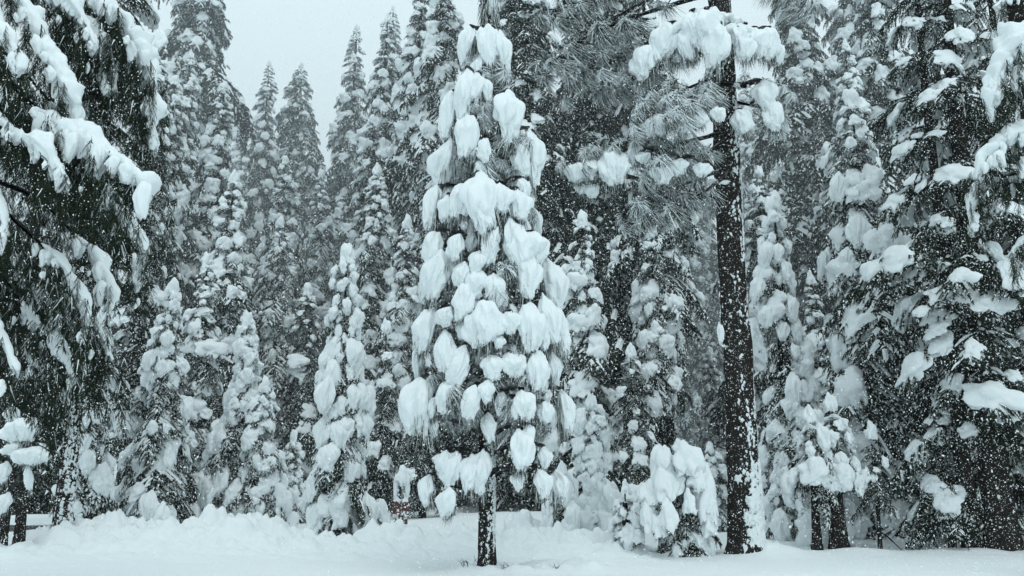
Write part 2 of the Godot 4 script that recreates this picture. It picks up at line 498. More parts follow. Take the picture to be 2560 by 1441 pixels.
# a free limb: wood along the points, a sweep of snow on it from share s0 on, foliage hanging under it
func limb(o: Node3D, pts: Array, r: float, w0: float, w1: float, s0: float, hang: float, count: int) -> void:
	var base := o.position
	var curve := Curve3D.new()
	for k in pts.size():
		var t: Vector3 = (pts[mini(k + 1, pts.size() - 1)] - pts[maxi(k - 1, 0)]) / 5.0
		curve.add_point(pts[k] - base, -t, t)
	var len := curve.get_baked_length()
	var p := []
	var rr := []
	for k in 21:
		p.append(curve.sample_baked(len * k / 20.0))
		rr.append(r * (1.0 - 0.8 * k / 20.0))
	var b := Buf.new()
	b.tube(p, rr, 7, WOOD)
	var tt := []
	var tw := []
	for k in 21:
		tt.append(p[k] + Vector3(0, rr[k] * 0.8, 0))
		tw.append(rr[k] * 0.8 * (1.0 + 0.6 * n2(p[k] * 7.0)))
	b.tube(tt, tw, 6, SNOW)
	var br := part(o, "limb", b.mesh(), leaf_mat)
	if w1 > 0.0:
		var rings := maxi(12, int(len * (1.0 - s0) / 0.035))
		var sides := 26
		var v := PackedVector3Array()
		var f := PackedInt32Array()
		for k in rings + 1:
			var q := float(k) / rings
			var s := lerpf(s0, 1.03, q)
			var c := curve.sample_baked(len * minf(s, 1.0))
			var d := (curve.sample_baked(len * minf(s + 0.02, 1.0)) - curve.sample_baked(len * (minf(s, 1.0) - 0.02))).normalized()
			var x := d.cross(Vector3.UP).normalized()
			var y := x.cross(d).normalized()
			var w := lerpf(w0, w1, q) * pow(sin(PI * clampf(q, 0.004, 0.996)), 0.45) * (1.0 + 0.6 * n1(c * 1.3 + Vector3(9, 0, 0)))
			for j in sides:
				var a := TAU * j / sides
				var u := x * cos(a) + y * sin(a)
				var g := c + u * w
				var lobe := absf(n2(g * 4.2)) * 0.85 + 0.5 * n1(g * 2.2) + 0.22 * absf(n2(g * 9.0)) + 0.10 * n2(g * 20.0)
				var e := 0.75 + lobe
				if sin(a) < -0.1:
					e = 0.5 + 0.5 * lobe
					g = c + u * w * e + Vector3(0, -w * 1.5 * maxf(0.0, n2(Vector3(c.x, 0, c.z) * 6.5 + x * cos(a) * 2.0) + 0.15) * absf(cos(a) * 1.2 + 0.2), 0)
				else:
					g = c + u * w * e
				v.append(g)
		for k in rings:
			for j in sides:
				var q := k * sides + j
				var q2 := k * sides + (j + 1) % sides
				f.append_array([q, q + sides, q2, q2, q + sides, q2 + sides])
		for e in [0, rings]:
			var ctr := Vector3.ZERO
			for j in sides:
				ctr += v[e * sides + j]
			v.append(ctr / sides)
			for j in sides:
				var q: int = e * sides + j
				var q2: int = e * sides + (j + 1) % sides
				f.append_array([v.size() - 1, q, q2] if e == 0 else [v.size() - 1, q2, q])
		part(br, "snow_load", smooth_mesh(v, f), snow_mat)
	var xfs := [[], []]
	for k in count:
		var s := rng.randf_range(0.12, 1.0)
		var c := curve.sample_baked(len * s)
		var sp := 0.05 + w1 * 1.1
		var at := c + Vector3(rng.randf_range(-sp, sp), rng.randf_range(-0.25, 0.02) * hang, rng.randf_range(-sp, sp) * 1.3)
		var l := hang * rng.randf_range(0.45, 1.15)
		xfs[k % 2].append(Transform3D(Basis(Vector3.UP, rng.randf() * TAU) * Basis(Vector3.RIGHT, rng.randf_range(-0.28, 0.28)) * Basis.from_scale(Vector3(l * 0.8, l, l * 0.8)), at))
	var k0 := rng.randi() % 2
	many(br, "hanging_foliage", strands[k0], leaf_mat, xfs[0])
	many(br, "hanging_foliage", strands[k0 + 2], leaf_mat, xfs[1])
	if w1 > 0.0 and count > 0:
		var rags := []
		for k in int(len * (1.0 - s0) * 15.0) + 3:
			var s := lerpf(s0, 1.0, rng.randf())
			var c := curve.sample_baked(len * s)
			var d := (curve.sample_baked(minf(len, len * s + 0.05)) - curve.sample_baked(maxf(0.0, len * s - 0.05))).normalized()
			var x := d.cross(Vector3.UP).normalized()
			var e := lerpf(w0, w1, s) * rng.randf_range(0.3, 1.25)
			rags.append(aim(rng.randf() * TAU, rng.randf_range(-0.2, 0.2), Vector3(e, e * rng.randf_range(1.2, 2.6), e), c + x * rng.randf_range(-1.2, 1.2) * w1 + Vector3(0, rng.randf_range(-0.3, 0.6) * w1, 0)))
		for k in count / 8:
			var s := rng.randf_range(0.2, 1.0)
			var c := curve.sample_baked(len * s)
			var sp := 0.06 + w1 * 1.3
			var e := rng.randf_range(0.04, 0.10)
			rags.append(aim(rng.randf() * TAU, rng.randf_range(-0.3, 0.3), Vector3(e, e * rng.randf_range(1.4, 3.0), e), c + Vector3(rng.randf_range(-sp, sp), rng.randf_range(-0.7, 0.0) * hang, rng.randf_range(-sp, sp) * 1.3)))
		many(br, "scattered_snow", hangs_small[k0], snow_mat, rags)

# a bough of long-needled pine without much snow: bare wood and brushes of needles round its outer part
func brush_bough(o: Node3D, pts: Array, r: float, count: int, spread: float, size: float, frost_from: int, s0 := 0.25) -> void:
	var base := o.position
	var curve := Curve3D.new()
	for k in pts.size():
		var t: Vector3 = (pts[mini(k + 1, pts.size() - 1)] - pts[maxi(k - 1, 0)]) / 5.0
		curve.add_point(pts[k] - base, -t, t)
	var len := curve.get_baked_length()
	var p := []
	var rr := []
	var tt := []
	var tw := []
	for k in 17:
		p.append(curve.sample_baked(len * k / 16.0))
		rr.append(r * (1.0 - 0.75 * k / 16.0))
		tt.append(p[k] + Vector3(0, rr[k] * 0.75, 0))
		tw.append(rr[k] * 0.75 * (1.0 + 0.5 * n2(p[k] * 6.0)))
	var b := Buf.new()
	b.tube(p, rr, 7, WOOD)
	b.tube(tt, tw, 6, SNOW)
	var spots := []
	for k in count:
		var s := lerpf(s0, 1.0, sqrt((k + rng.randf()) / count))
		var c := curve.sample_baked(len * s)
		var d := (curve.sample_baked(minf(len, len * s + 0.1)) - curve.sample_baked(maxf(0.0, len * s - 0.1))).normalized()
		var e := c + Vector3(rng.randfn(0.0, 0.6), rng.randfn(-0.1, 0.45), rng.randfn(0.0, 0.8)) * spread + d * spread * 0.4
		var m := c.lerp(e, 0.5) + Vector3(0, 0.04, 0)
		b.tube([c - d * spread * 0.5, m, e], [r * 0.35, r * 0.22, r * 0.15], 4, WOOD)
		spots.append([e, e - m + d * 0.2])
	var br := part(o, "bough", b.mesh(), leaf_mat)
	for q in spots:
		var d: Vector3 = q[1].normalized()
		var s := size * rng.randf_range(0.75, 1.2)
		var xf := aim(atan2(d.x, d.z), asin(clampf(d.y - 0.25, -1.0, 1.0)), Vector3.ONE * s, q[0], rng.randf() * 0.4)
		part(br, "needle_tuft", tufts[(frost_from + rng.randi() % 3) % tufts.size()], leaf_mat, xf)

# a load of snow shaped like a pillow, w x h x d across, standing at the given middle
func pillow(o: Node3D, called: String, at: Vector3, w: float, h: float, d: float, yaw := 0.0, pitch := 0.0) -> void:
	part(o, called, pads[rng.randi() % pads.size()], snow_mat, aim(yaw, pitch, Vector3(w * 0.5, h * 0.62, d * 0.5), at - o.position))

func noise_tex(freq: float, ramp: Array, kind: int, normal := false) -> NoiseTexture2D:
	var f := FastNoiseLite.new()
	f.seed = 4
	f.noise_type = kind
	f.frequency = freq
	f.fractal_octaves = 4
	var t := NoiseTexture2D.new()
	t.width = 512
	t.height = 512
	t.seamless = true
	t.noise = f
	if normal:
		t.as_normal_map = true
		t.bump_strength = 6.0
	elif ramp.size():
		var g := Gradient.new()
		g.colors = PackedColorArray(ramp)
		var off := PackedFloat32Array()
		for k in ramp.size():
			off.append(float(k) / (ramp.size() - 1))
		g.offsets = off
		t.color_ramp = g
	return t

func lin(r: float, g: float, b: float) -> Color:
	return Color(r, g, b).linear_to_srgb()

func materials() -> void:
	snow_mat = StandardMaterial3D.new()
	snow_mat.albedo_color = lin(0.80, 0.85, 0.86)
	snow_mat.roughness = 0.9
	snow_mat.metallic_specular = 0.25
	snow_mat.normal_enabled = true
	snow_mat.normal_texture = noise_tex(0.02, [], FastNoiseLite.TYPE_SIMPLEX, true)
	snow_mat.normal_scale = 0.5
	snow_mat.uv1_triplanar = true
	snow_mat.uv1_world_triplanar = true
	snow_mat.uv1_scale = Vector3.ONE * 2.1
	flake_mat = StandardMaterial3D.new()
	flake_mat.albedo_color = lin(0.9, 0.93, 0.93)
	flake_mat.roughness = 1.0
	leaf_mat = StandardMaterial3D.new()
	leaf_mat.vertex_color_use_as_albedo = true
	leaf_mat.roughness = 0.75
	leaf_mat.metallic_specular = 0.2
	bark_mat = StandardMaterial3D.new()
	bark_mat.albedo_texture = noise_tex(0.03, [lin(0.006, 0.0055, 0.0055), lin(0.016, 0.014, 0.013), lin(0.030, 0.025, 0.022), lin(0.055, 0.042, 0.035)], FastNoiseLite.TYPE_SIMPLEX)
	bark_mat.uv1_triplanar = true
	bark_mat.uv1_scale = Vector3(2.2, 0.9, 2.2)
	bark_mat.roughness = 0.95
	bark_mat.metallic_specular = 0.1
	bark_mat.normal_enabled = true
	bark_mat.normal_texture = noise_tex(0.03, [], FastNoiseLite.TYPE_SIMPLEX, true)
	dark_bark_mat = bark_mat.duplicate()
	dark_bark_mat.uv1_world_triplanar = true

func library() -> void:
	rng.seed = 11
	for k in 12:
		pads.append(make_pad(k + 1.0, 4, 0.5 + 0.12 * (k % 5)))
	for k in 5:
		crumbs.append(make_pad(k + 31.0, 3, 0.5))
	for k in 10:
		hangs.append(make_hang(k + 3.0, 5))
	for k in 2:
		hangs_small.append(make_hang(k + 21.0, 3))
	for k in 4:
		brooms.append(make_broom(320))
	for k in 3:
		tufts.append(make_tuft(125, 0.48, 1.1))
	for k in 3:
		tufts.append(make_tuft(135, 0.68, 1.3))
	for k in 4:
		strands.append(make_strand(0.06 if k < 2 else 0.18))
	boughs["fir"] = []
	boughs["frosted"] = []
	boughs["dark"] = []
	boughs["fine"] = []
	for k in 4:
		boughs["fir"].append(make_bough(17, 17, 0.42, 0.40, 0.074))
		boughs["frosted"].append(make_bough(16, 17, 0.50, 0.62, 0.070))
		boughs["dark"].append(make_bough(20, 24, 0.36, 0.22, 0.048))
		boughs["fine"].append(make_bough(22, 22, 0.45, 0.45, 0.052))
	dab = shaped(2, func(p: Vector3) -> Vector3:
		return p * (1.0 + 0.8 * n2(p * 1.7) + 0.5 * n1(p * 1.2)))
	var b := Buf.new()
	var p := []
	var r := []
	for k in 15:
		var t := k / 14.0
		p.append(Vector3(0.12 * sin(t * 7.0), t, 0.12 * cos(t * 5.0)))
		r.append((1.0 - t) * 0.95 + 0.05 + 0.35 * exp(-t * 60.0))
	b.tube(p, r, 14, Color.WHITE)
	unit_trunk = b.mesh(false)

# ------------------------------------------------------------------ ground
func snow_height(x: float, z: float) -> float:
	var d := -z
	var y := 0.035 * n1(Vector3(x * 0.10, 0, z * 0.22)) + 0.012 * n2(Vector3(x * 0.35, 3, z * 0.8)) + 0.010 * n1(Vector3(x * 1.1, 6, z * 1.6)) - 0.05 * maxf(0.0, n1(Vector3(x * 0.9, 2, z * 0.9)) - 0.72)
	var wood := smoothstep(19.5, 24.0, d)
	y += wood * (0.05 + 0.16 * n1(Vector3(x * 0.16, 8, z * 0.16)) + 0.06 * n2(Vector3(x * 0.6, 8, z * 0.6)))
	# the trampled, tufted patch round the young pine
	var q := Vector2((x - 0.5) / 2.2, (d - 14.9) / 0.9).length()
	y += smoothstep(1.0, 0.4, q) * (0.0 + 0.15 * absf(n1(Vector3(x * 1.5, 0, z * 1.5))) + 0.07 * absf(n1(Vector3(x * 3.6, 0, z * 3.6))))
	y += 0.03 * exp(-Vector2((x + 0.43) / 0.3, (d - 14.9) / 0.3).length_squared()) - 0.05 * exp(-Vector2((x + 0.43) / 0.16, (d - 14.9) / 0.16).length_squared())
	y += 0.20 * exp(-Vector2((x - 4.95) / 0.6, (d - 17.6) / 0.5).length_squared())
	# the ridge at the edge of the wood on the right
	var e := exp(-pow((d - 17.9) / 0.5, 2.0)) * smoothstep(4.6, 6.2, x)
	y += e * (0.04 + 0.10 * absf(n2(Vector3(x * 0.7, 1, 0))))
	return y

func ground() -> void:
	var xs := []
	var zs := []
	var x := -400.0
	while x < 400.0:
		xs.append(x)
		x += maxf(0.09, absf(x) * 0.06 - 1.0) if absf(x) > 19.0 else 0.09
	xs.append(400.0)
	var z := 60.0
	while z > -420.0:
		zs.append(z)
		var d := -z
		z -= 0.09 if d > 12.5 and d < 21.0 else 0.35 if d > 7.0 and d < 30.0 else 6.0 if d < 60.0 and d < 7.0 else maxf(0.8, (d - 25.0) * 0.12)
	var v := PackedVector3Array()
	var f := PackedInt32Array()
	for a in zs:
		for b in xs:
			v.append(Vector3(b, snow_height(b, a), a))
	var w := xs.size()
	for a in zs.size() - 1:
		for b in w - 1:
			var q := a * w + b
			f.append_array([q, q + w, q + 1, q + 1, q + w, q + w + 1])
	var o := MeshInstance3D.new()
	o.name = "snow_ground"
	o.mesh = smooth_mesh(v, f)
	o.material_override = snow_mat
	o.set_meta("kind", "structure")
	o.set_meta("label", "smooth fresh snow covering the clearing and the forest floor")
	add_child(o, true)

# height of the ploughed bank at x
func bank_top(x: float) -> float:
	var y := 0.14 + 0.52 * smoothstep(-10.3, -8.9, x) * (1.0 - smoothstep(-5.9, -4.3, x))
	y += 0.13 * smoothstep(-6.5, -5.0, x)
	return y * (1.0 - smoothstep(1.7, 3.4, x))

func bank() -> void:
	var v := PackedVector3Array()
	var f := PackedInt32Array()
	var nx := 520
	var nz := 84
	for a in nz + 1:
		var d := 15.6 + 6.2 * a / nz
		for b in nx + 1:
			var x := -22.0 + 26.0 * b / nx
			var crest := 19.3 + 0.5 * n1(Vector3(x * 0.2, 0, 5))
			var s := (d - crest) / (3.0 if d < crest else 1.3)
			var hump := exp(-s * s * 2.2)
			var p := Vector3(x, 0, d)
			var rough := absf(n1(p * 0.9)) * 0.36 + absf(n1(p * 2.1 + Vector3(0, 7, 0))) * 0.22 + absf(n1(p * 4.8)) * 0.07
			var y := bank_top(x) * hump * (0.80 + 0.2 * n1(p * 0.4)) + hump * smoothstep(0.02, 0.25, bank_top(x)) * (rough - 0.16) * (0.7 + 0.6 * bank_top(x))
			y += snow_height(x, -d) - 0.035
			v.append(Vector3(x, y, -d))
	var w := nx + 1
	for a in nz:
		for b in nx:
			var q := a * w + b
			f.append_array([q, q + w, q + 1, q + 1, q + w, q + w + 1])
	var o := MeshInstance3D.new()
	o.name = "snow_bank"
	o.mesh = smooth_mesh(v, f)
	o.material_override = snow_mat
	o.set_meta("kind", "structure")
	o.set_meta("label", "lumpy ploughed snow bank along the far side of the clearing")
	add_child(o, true)

func lump(called: String, label: String, category: String, group: String, at: Vector3, size: Vector3, yaw: float, k: int) -> void:
	var o := MeshInstance3D.new()
	o.name = numbered(called)
	o.mesh = pads[k]
	o.material_override = snow_mat
	o.transform = aim(yaw, 0.0, size, at)
	o.set_meta("label", label)
	o.set_meta("category", category)
	if group != "":
		o.set_meta("group", group)
	add_child(o, true)

func twigs(label: String, at: Vector3, n: int, h: float, sd: int) -> void:
	rng.seed = sd
	var o := thing("dead_weed", label, "weed", "dead weeds poking through the snow", Vector3(at.x, snow_height(at.x, at.z), at.z))
	for k in n:
		var b := Buf.new()
		var d := Vector3(rng.randf_range(-0.6, 0.6), 1.0, rng.randf_range(-0.5, 0.5)).normalized()
		var root := Vector3(rng.randf_range(-0.07, 0.07), -0.05, rng.randf_range(-0.05, 0.05))
		var l := h * rng.randf_range(0.6, 1.2)
		var bend := Vector3(rng.randf_range(-0.5, 0.5), -0.15, 0) * l
		b.tube([root, root + d * l * 0.5, root + d * l + bend * 0.6], [0.005, 0.004, 0.002], 4, Color(0.16, 0.15, 0.14))
		b.tube([root + d * l * 0.5, root + d * l * 0.75 + Vector3(rng.randf_range(-0.1, 0.1), 0.0, 0.02)], [0.004, 0.002], 4, Color(0.16, 0.15, 0.14))
		part(o, "stalk", b.mesh(), leaf_mat)

func snowfall() -> void:
	rng.seed = 77
	var flake := shaped(0, func(p: Vector3) -> Vector3: return p)
	var xfs := []
	for k in 480000:
		# evenly in the air over the clearing and the edge of the wood
		var x := rng.randf_range(-13.0, 13.0)
		var y := rng.randf_range(0.0, 12.0)
		var d := rng.randf_range(4.5, 24.0)
		var s := rng.randf_range(0.0022, 0.0048)
		xfs.append(Transform3D(Basis(Vector3(rng.randf() - 0.5, rng.randf() - 0.5, rng.randf() - 0.5).normalized(), rng.randf() * TAU) * Basis.from_scale(Vector3(s, s * rng.randf_range(1.0, 2.2), s)), Vector3(x, y, -d)))
	var mm := MultiMesh.new()
	mm.transform_format = MultiMesh.TRANSFORM_3D
	mm.mesh = flake
	mm.instance_count = xfs.size()
	for k in xfs.size():
		mm.set_instance_transform(k, xfs[k])
	var o := MultiMeshInstance3D.new()
	o.name = "falling_snow"
	o.multimesh = mm
	o.material_override = flake_mat
	o.set_meta("kind", "stuff")
	o.set_meta("label", "fine snowflakes falling through the air")
	o.set_meta("category", "snow")
	add_child(o, true)

func box(o: Node3D, called: String, size: Vector3, at: Vector3, mat: Material, turn := Vector3.ZERO) -> MeshInstance3D:
	var b := BoxMesh.new()
	b.size = size
	return part(o, called, b, mat, Transform3D(Basis.from_euler(turn), at))

# a park sign: a dark post, two brown-red boards that snow has crusted, a tall cap of snow on the upper panel
func sign_post(at: Vector3) -> void:
	rng.seed = 81
	var o := thing("sign", "narrow red-brown sign on a dark post, capped by a tall loaf of snow", "sign", "", at)
	var wood := StandardMaterial3D.new()
	wood.albedo_color = lin(0.025, 0.022, 0.02)
	wood.roughness = 0.9
	var red := StandardMaterial3D.new()
	red.albedo_texture = noise_tex(0.02, [lin(0.06, 0.018, 0.018), lin(0.13, 0.035, 0.035)], FastNoiseLite.TYPE_SIMPLEX)
	red.uv1_triplanar = true
	red.roughness = 0.8
	var grey := StandardMaterial3D.new()
	grey.albedo_color = lin(0.30, 0.33, 0.33)
	grey.roughness = 0.8
	box(o, "post", Vector3(0.05, 1.62, 0.05), Vector3(-0.02, 0.75, 0.0), wood)
	box(o, "upper_panel", Vector3(0.30, 0.44, 0.025), Vector3(0.01, 1.28, -0.04), grey)
	for s in [-1, 1]:
		box(o, "red_board", Vector3(0.17, 0.36, 0.03), Vector3(s * 0.105 + 0.01, 0.87, 0.012), red)
		part(o, "snow_crust", pads[3 + s], snow_mat, aim(0, 0, Vector3(0.07, 0.05, 0.04), Vector3(s * 0.10 + 0.01, 1.03, 0.03)))
		box(o, "lower_board", Vector3(0.13, 0.13, 0.03), Vector3(s * 0.09 + 0.01, 0.55, 0.012), red)
	part(o, "snow_cap", pads[6], snow_mat, aim(0, 0, Vector3(0.15, 0.25, 0.12), Vector3(0.01, 1.58, -0.02)))
	for s in [-1, 1]:
		part(o, "snow_crust", hangs[4 + s], snow_mat, aim(0, 0, Vector3(0.10, 0.62, 0.12), Vector3(0.01 + s * 0.135, 1.62, -0.01)))
	var xfs := []
	for k in 80:
		var p := Vector3(rng.randf_range(-0.17, 0.19), rng.randf_range(0.42, 1.5), 0.03)
		if p.y < 1.05 and p.y > 0.75 and rng.randf() < 0.45:
			continue
		var s := rng.randf_range(0.010, 0.026)
		xfs.append(Transform3D(Basis.from_scale(Vector3(s, s * 1.4, s * 0.5)), p))
	many(o, "plastered_snow", dab, snow_mat, xfs)

# a low level ledge under snow in the left corner
func ledge(at: Vector3) -> void:
	var o := thing("snowy_ledge", "long low level ledge under thick snow behind the speckled trunk on the left", "ledge", "", at)
	var stone := StandardMaterial3D.new()
	stone.albedo_color = lin(0.06, 0.06, 0.06)
	stone.roughness = 0.9
	box(o, "base", Vector3(2.9, 0.22, 0.5), Vector3(0, 0.05, 0), stone)
	var m := shaped(4, func(p: Vector3) -> Vector3:
		var q := Vector3(signf(p.x) * pow(absf(p.x), 0.35), signf(p.y) * pow(absf(p.y), 0.45), signf(p.z) * pow(absf(p.z), 0.5))
		return q * (1.0 + 0.05 * n1(p * 1.5)))
	part(o, "snow_load", m, snow_mat, Transform3D(Basis.from_scale(Vector3(1.5, 0.14, 0.32)), Vector3(0, 0.27, 0)))

func fallen_stick(a: Vector3, b: Vector3) -> void:
	var o := MeshInstance3D.new()
	o.name = "fallen_stick"
	var buf := Buf.new()
	var m := a.lerp(b, 0.5) + Vector3(0, 0.05, 0)
	buf.tube([a - a, m - a, b - a], [0.02, 0.016, 0.008], 6, WOOD)
	buf.tube([m - a, m - a + Vector3(0.15, 0.1, 0.02)], [0.01, 0.004], 5, WOOD)
	o.mesh = buf.mesh()
	o.material_override = leaf_mat
	o.position = a
	o.set_meta("label", "bare fallen stick leaning on the thinnest dark stem on the right")
	o.set_meta("category", "stick")
	add_child(o, true)

func _ready() -> void:
	var cam := Camera3D.new()
	cam.name = "camera"
	cam.position = eye
	cam.rotation_degrees = Vector3(11.5, 0, 0)
	cam.fov = 36.0
	cam.near = 0.1
	cam.far = 1200.0
	add_child(cam)
	cam.current = true
	var sky_mat := ProceduralSkyMaterial.new()
	var tint := lin(0.612, 0.735, 0.782)
	sky_mat.sky_top_color = tint
	sky_mat.sky_horizon_color = tint
	sky_mat.ground_bottom_color = tint
	sky_mat.ground_horizon_color = tint
	sky_mat.sun_angle_max = 1.0
	var sky := Sky.new()
	sky.sky_material = sky_mat
	var env := Environment.new()
	env.background_mode = Environment.BG_SKY
	env.sky = sky
	env.background_energy_multiplier = 1.0
	env.tonemap_mode = Environment.TONE_MAPPER_LINEAR
	env.tonemap_exposure = 1.42
	env.fog_enabled = true
	env.fog_density = 0.0009
	env.fog_light_color = lin(0.88, 0.97, 1.0)
	env.volumetric_fog_enabled = true
	env.volumetric_fog_density = 0.0
	env.sdfgi_enabled = true
	env.ssao_enabled = true
	env.ssil_enabled = true
	var world := WorldEnvironment.new()
	world.name = "environment"
	world.environment = env
	add_child(world)
	var sun := DirectionalLight3D.new()
	sun.name = "sun"
	sun.light_energy = 0.15
	sun.light_angular_distance = 40.0
	sun.light_color = Color(1.0, 0.99, 0.97)
	sun.sky_mode = DirectionalLight3D.SKY_MODE_LIGHT_ONLY
	sun.shadow_enabled = true
	sun.rotation_degrees = Vector3(-62, 25, 0)
	add_child(sun)

	na.seed = 3
	na.noise_type = FastNoiseLite.TYPE_SIMPLEX
	na.frequency = 1.0
	na.fractal_type = FastNoiseLite.FRACTAL_NONE
	nb.seed = 8
	nb.noise_type = FastNoiseLite.TYPE_SIMPLEX
	nb.frequency = 0.6
	nb.fractal_octaves = 2
	materials()
	library()
	ground()
	bank()
	var mist := FogVolume.new()
	mist.name = "blowing_snow_haze"
	mist.size = Vector3(220, 48, 110)
	mist.position = Vector3(0, 16, -87)
	var fm := FogMaterial.new()
	fm.density = 0.0056
	fm.albedo = lin(0.88, 0.97, 1.0)
	mist.material = fm
	mist.set_meta("kind", "stuff")
	mist.set_meta("label", "haze of blowing snow in the depth of the wood")
	add_child(mist)
	var o: Node3D
	fir("fir_tree", "faint far fir low in the pale notch of sky, between the two spires", "snow-laden firs of the forest wall", -25.74, -92.00, 37.92, 2.60, 0.22, 4.00, 0.75, 1.26, 22, "frosted", 101, 0.85, 0.00)
	fir("fir_tree", "faint far fir at the left foot of the pale notch of sky", "snow-laden firs of the forest wall", -28.60, -90.00, 38.96, 2.80, 0.24, 4.00, 0.75, 1.26, 22, "frosted", 102, 0.85, 0.00)
	fir("fir_tree", "faint far fir right of the blunt-topped tree in the notch of sky", "snow-laden firs of the forest wall", -18.15, -88.00, 39.93, 2.80, 0.22, 4.00, 0.75, 1.26, 22, "frosted", 103, 0.85, 0.00)
	fir("fir_tree", "pale hazy fir in the gap just left of the big pine trunk", "snow-laden firs of the forest wall", 16.97, -80.00, 27.22, 3.40, 0.26, 3.00, 0.75, 1.15, 22, "frosted", 104, 0.95, 0.00)
	fir("fir_tree", "hazy fir behind the lower needle boughs of the big pine", "snow-laden firs of the forest wall", 16.57, -84.00, 40.36, 3.40, 0.25, 5.00, 0.75, 1.26, 22, "frosted", 105, 0.85, 0.00)
	fir("fir_tree", "hazy fir directly behind the big pine trunk", "snow-laden firs of the forest wall", 21.10, -76.00, 37.47, 3.20, 0.25, 4.00, 0.75, 1.26, 22, "frosted", 106, 0.95, 0.00)
	fir("fir_tree", "very tall hazy fir whose top leaves the picture left of the open sky", "snow-laden firs of the forest wall", -23.25, -60.00, 44.27, 3.80, 0.26, 5.00, 0.75, 1.26, 25, "fir", 107, 0.95, 0.00)
	fir("fir_tree", "slender spire fir standing alone in the notch of open sky", "snow-laden firs of the forest wall", -20.80, -70.00, 35.55, 2.60, 0.19, 4.00, 0.75, 1.20, 25, "fir", 108, 0.90, 0.00)
	fir("fir_tree", "blunt-topped hazy tree right of the slender spire in the sky notch", "snow-laden firs of the forest wall", -18.35, -74.00, 36.83, 3.60, 0.40, 4.00, 0.75, 1.00, 28, "fir", 109, 0.90, 0.00)
	fir("fir_tree", "slim pale spire fir at the right edge of the open sky", "snow-laden firs of the forest wall", -12.81, -68.00, 37.56, 2.70, 0.20, 5.00, 0.75, 1.10, 22, "fir", 110, 0.95, 0.00)
	fir("fir_tree", "pale spire fir peeping between two nearer firs right of the open sky", "snow-laden firs of the forest wall", -10.43, -76.00, 43.89, 2.60, 0.20, 5.00, 0.75, 1.26, 22, "fir", 111, 0.95, 0.00)
	fir("fir_tree", "tall fir with stacked snow pillows at the right of the open sky", "snow-laden firs of the forest wall", -8.36, -52.00, 29.68, 3.00, 0.19, 4.00, 0.75, 1.10, 24, "fir", 112, 0.95, 0.00)
	fir("fir_tree", "narrow fir with tiers of small pillows at the left of the open sky", "snow-laden firs of the forest wall", -20.07, -50.00, 26.54, 2.40, 0.20, 4.00, 0.75, 1.10, 24, "fir", 113, 0.95, 0.00)
	fir("fir_tree", "fir with large rounded pillows under the left side of the open sky", "snow-laden firs of the forest wall", -16.25, -46.00, 22.58, 3.00, 0.23, 3.00, 0.75, 1.10, 24, "fir", 114, 0.95, 0.00)
	fir("fir_tree", "tall fir with flat pillows close left of the young pine's top", "snow-laden firs of the forest wall", -5.71, -47.00, 30.08, 3.20, 0.19, 4.00, 0.75, 1.15, 22, "fir", 115, 0.95, 0.00)
	fir("fir_tree", "frosted fir standing directly behind the young pine's top", "snow-laden firs of the forest wall", -3.31, -42.00, 28.44, 3.20, 0.22, 3.00, 0.75, 1.15, 26, "frosted", 116, 0.95, 0.00)
	fir("fir_tree", "snowy fir half hidden behind the dark cedar at the left edge", "snow-laden firs of the forest wall", -18.02, -44.00, 21.95, 3.00, 0.22, 3.00, 0.75, 1.26, 25, "fir", 117, 0.95, 0.00)
	fir("fir_tree", "fir behind the hanging boughs of the dark cedar on the left", "snow-laden firs of the forest wall", -17.69, -40.00, 22.20, 3.20, 0.22, 3.00, 0.75, 1.15, 25, "fir", 118, 0.95, 0.00)
	fir("fir_tree", "tall dark fir close right of the young pine's upper half", "snow-laden firs of the forest wall", 0.87, -36.00, 28.06, 3.60, 0.24, 3.00, 0.75, 0.80, 20, "dark", 119, 0.95, 0.00)
	fir("fir_tree", "fir behind the middle of the young pine", "snow-laden firs of the forest wall", -0.63, -44.00, 24.25, 3.00, 0.22, 3.00, 0.75, 1.05, 22, "fir", 120, 0.95, 0.00)
	fir("fir_tree", "tall dark fir between the young pine and the big pine's boughs", "snow-laden firs of the forest wall", 3.49, -38.00, 29.53, 3.80, 0.26, 3.00, 0.75, 0.80, 20, "dark", 121, 0.95, 0.00)
	fir("fir_tree", "tall fir behind the big pine's long needle boughs", "snow-laden firs of the forest wall", 5.82, -42.00, 30.08, 2.40, 0.24, 8.00, 0.70, 0.95, 20, "dark", 122, 0.95, 0.00)
	fir("fir_tree", "tall fir with a thick bare trunk seen left of the big pine", "snow-laden firs of the forest wall", 5.91, -34.00, 22.79, 1.60, 0.24, 6.60, 0.75, 0.90, 26, "frosted", 123, 0.90, 0.00)
	fir("fir_tree", "hazy tall fir right of the big pine's snowy top bough", "snow-laden firs of the forest wall", 16.75, -48.00, 34.67, 4.60, 0.24, 4.00, 0.75, 1.20, 22, "fir", 124, 0.95, 0.00)
	fir("fir_tree", "fir with clustered round pillows high up right of the big pine", "snow-laden firs of the forest wall", 16.05, -40.00, 21.78, 3.20, 0.24, 4.00, 0.75, 1.15, 22, "fir", 125, 0.95, 0.00)
	fir("fir_tree", "fir seen just past the right edge of the big pine trunk", "snow-laden firs of the forest wall", 10.47, -36.00, 14.07, 2.60, 0.26, 2.50, 0.75, 1.05, 25, "fir", 126, 0.95, 0.00)
	fir("fir_tree", "tall hazy fir whose crown meets the top edge right of the big pine", "snow-laden firs of the forest wall", 23.69, -54.00, 40.02, 4.20, 0.25, 4.00, 0.65, 1.10, 22, "fir", 127, 1.00, 0.00)
	fir("fir_tree", "hazy fir left of the dark firs at the right edge", "snow-laden firs of the forest wall", 19.08, -42.00, 30.08, 3.40, 0.22, 4.00, 0.75, 1.05, 22, "fir", 128, 0.95, 0.00)
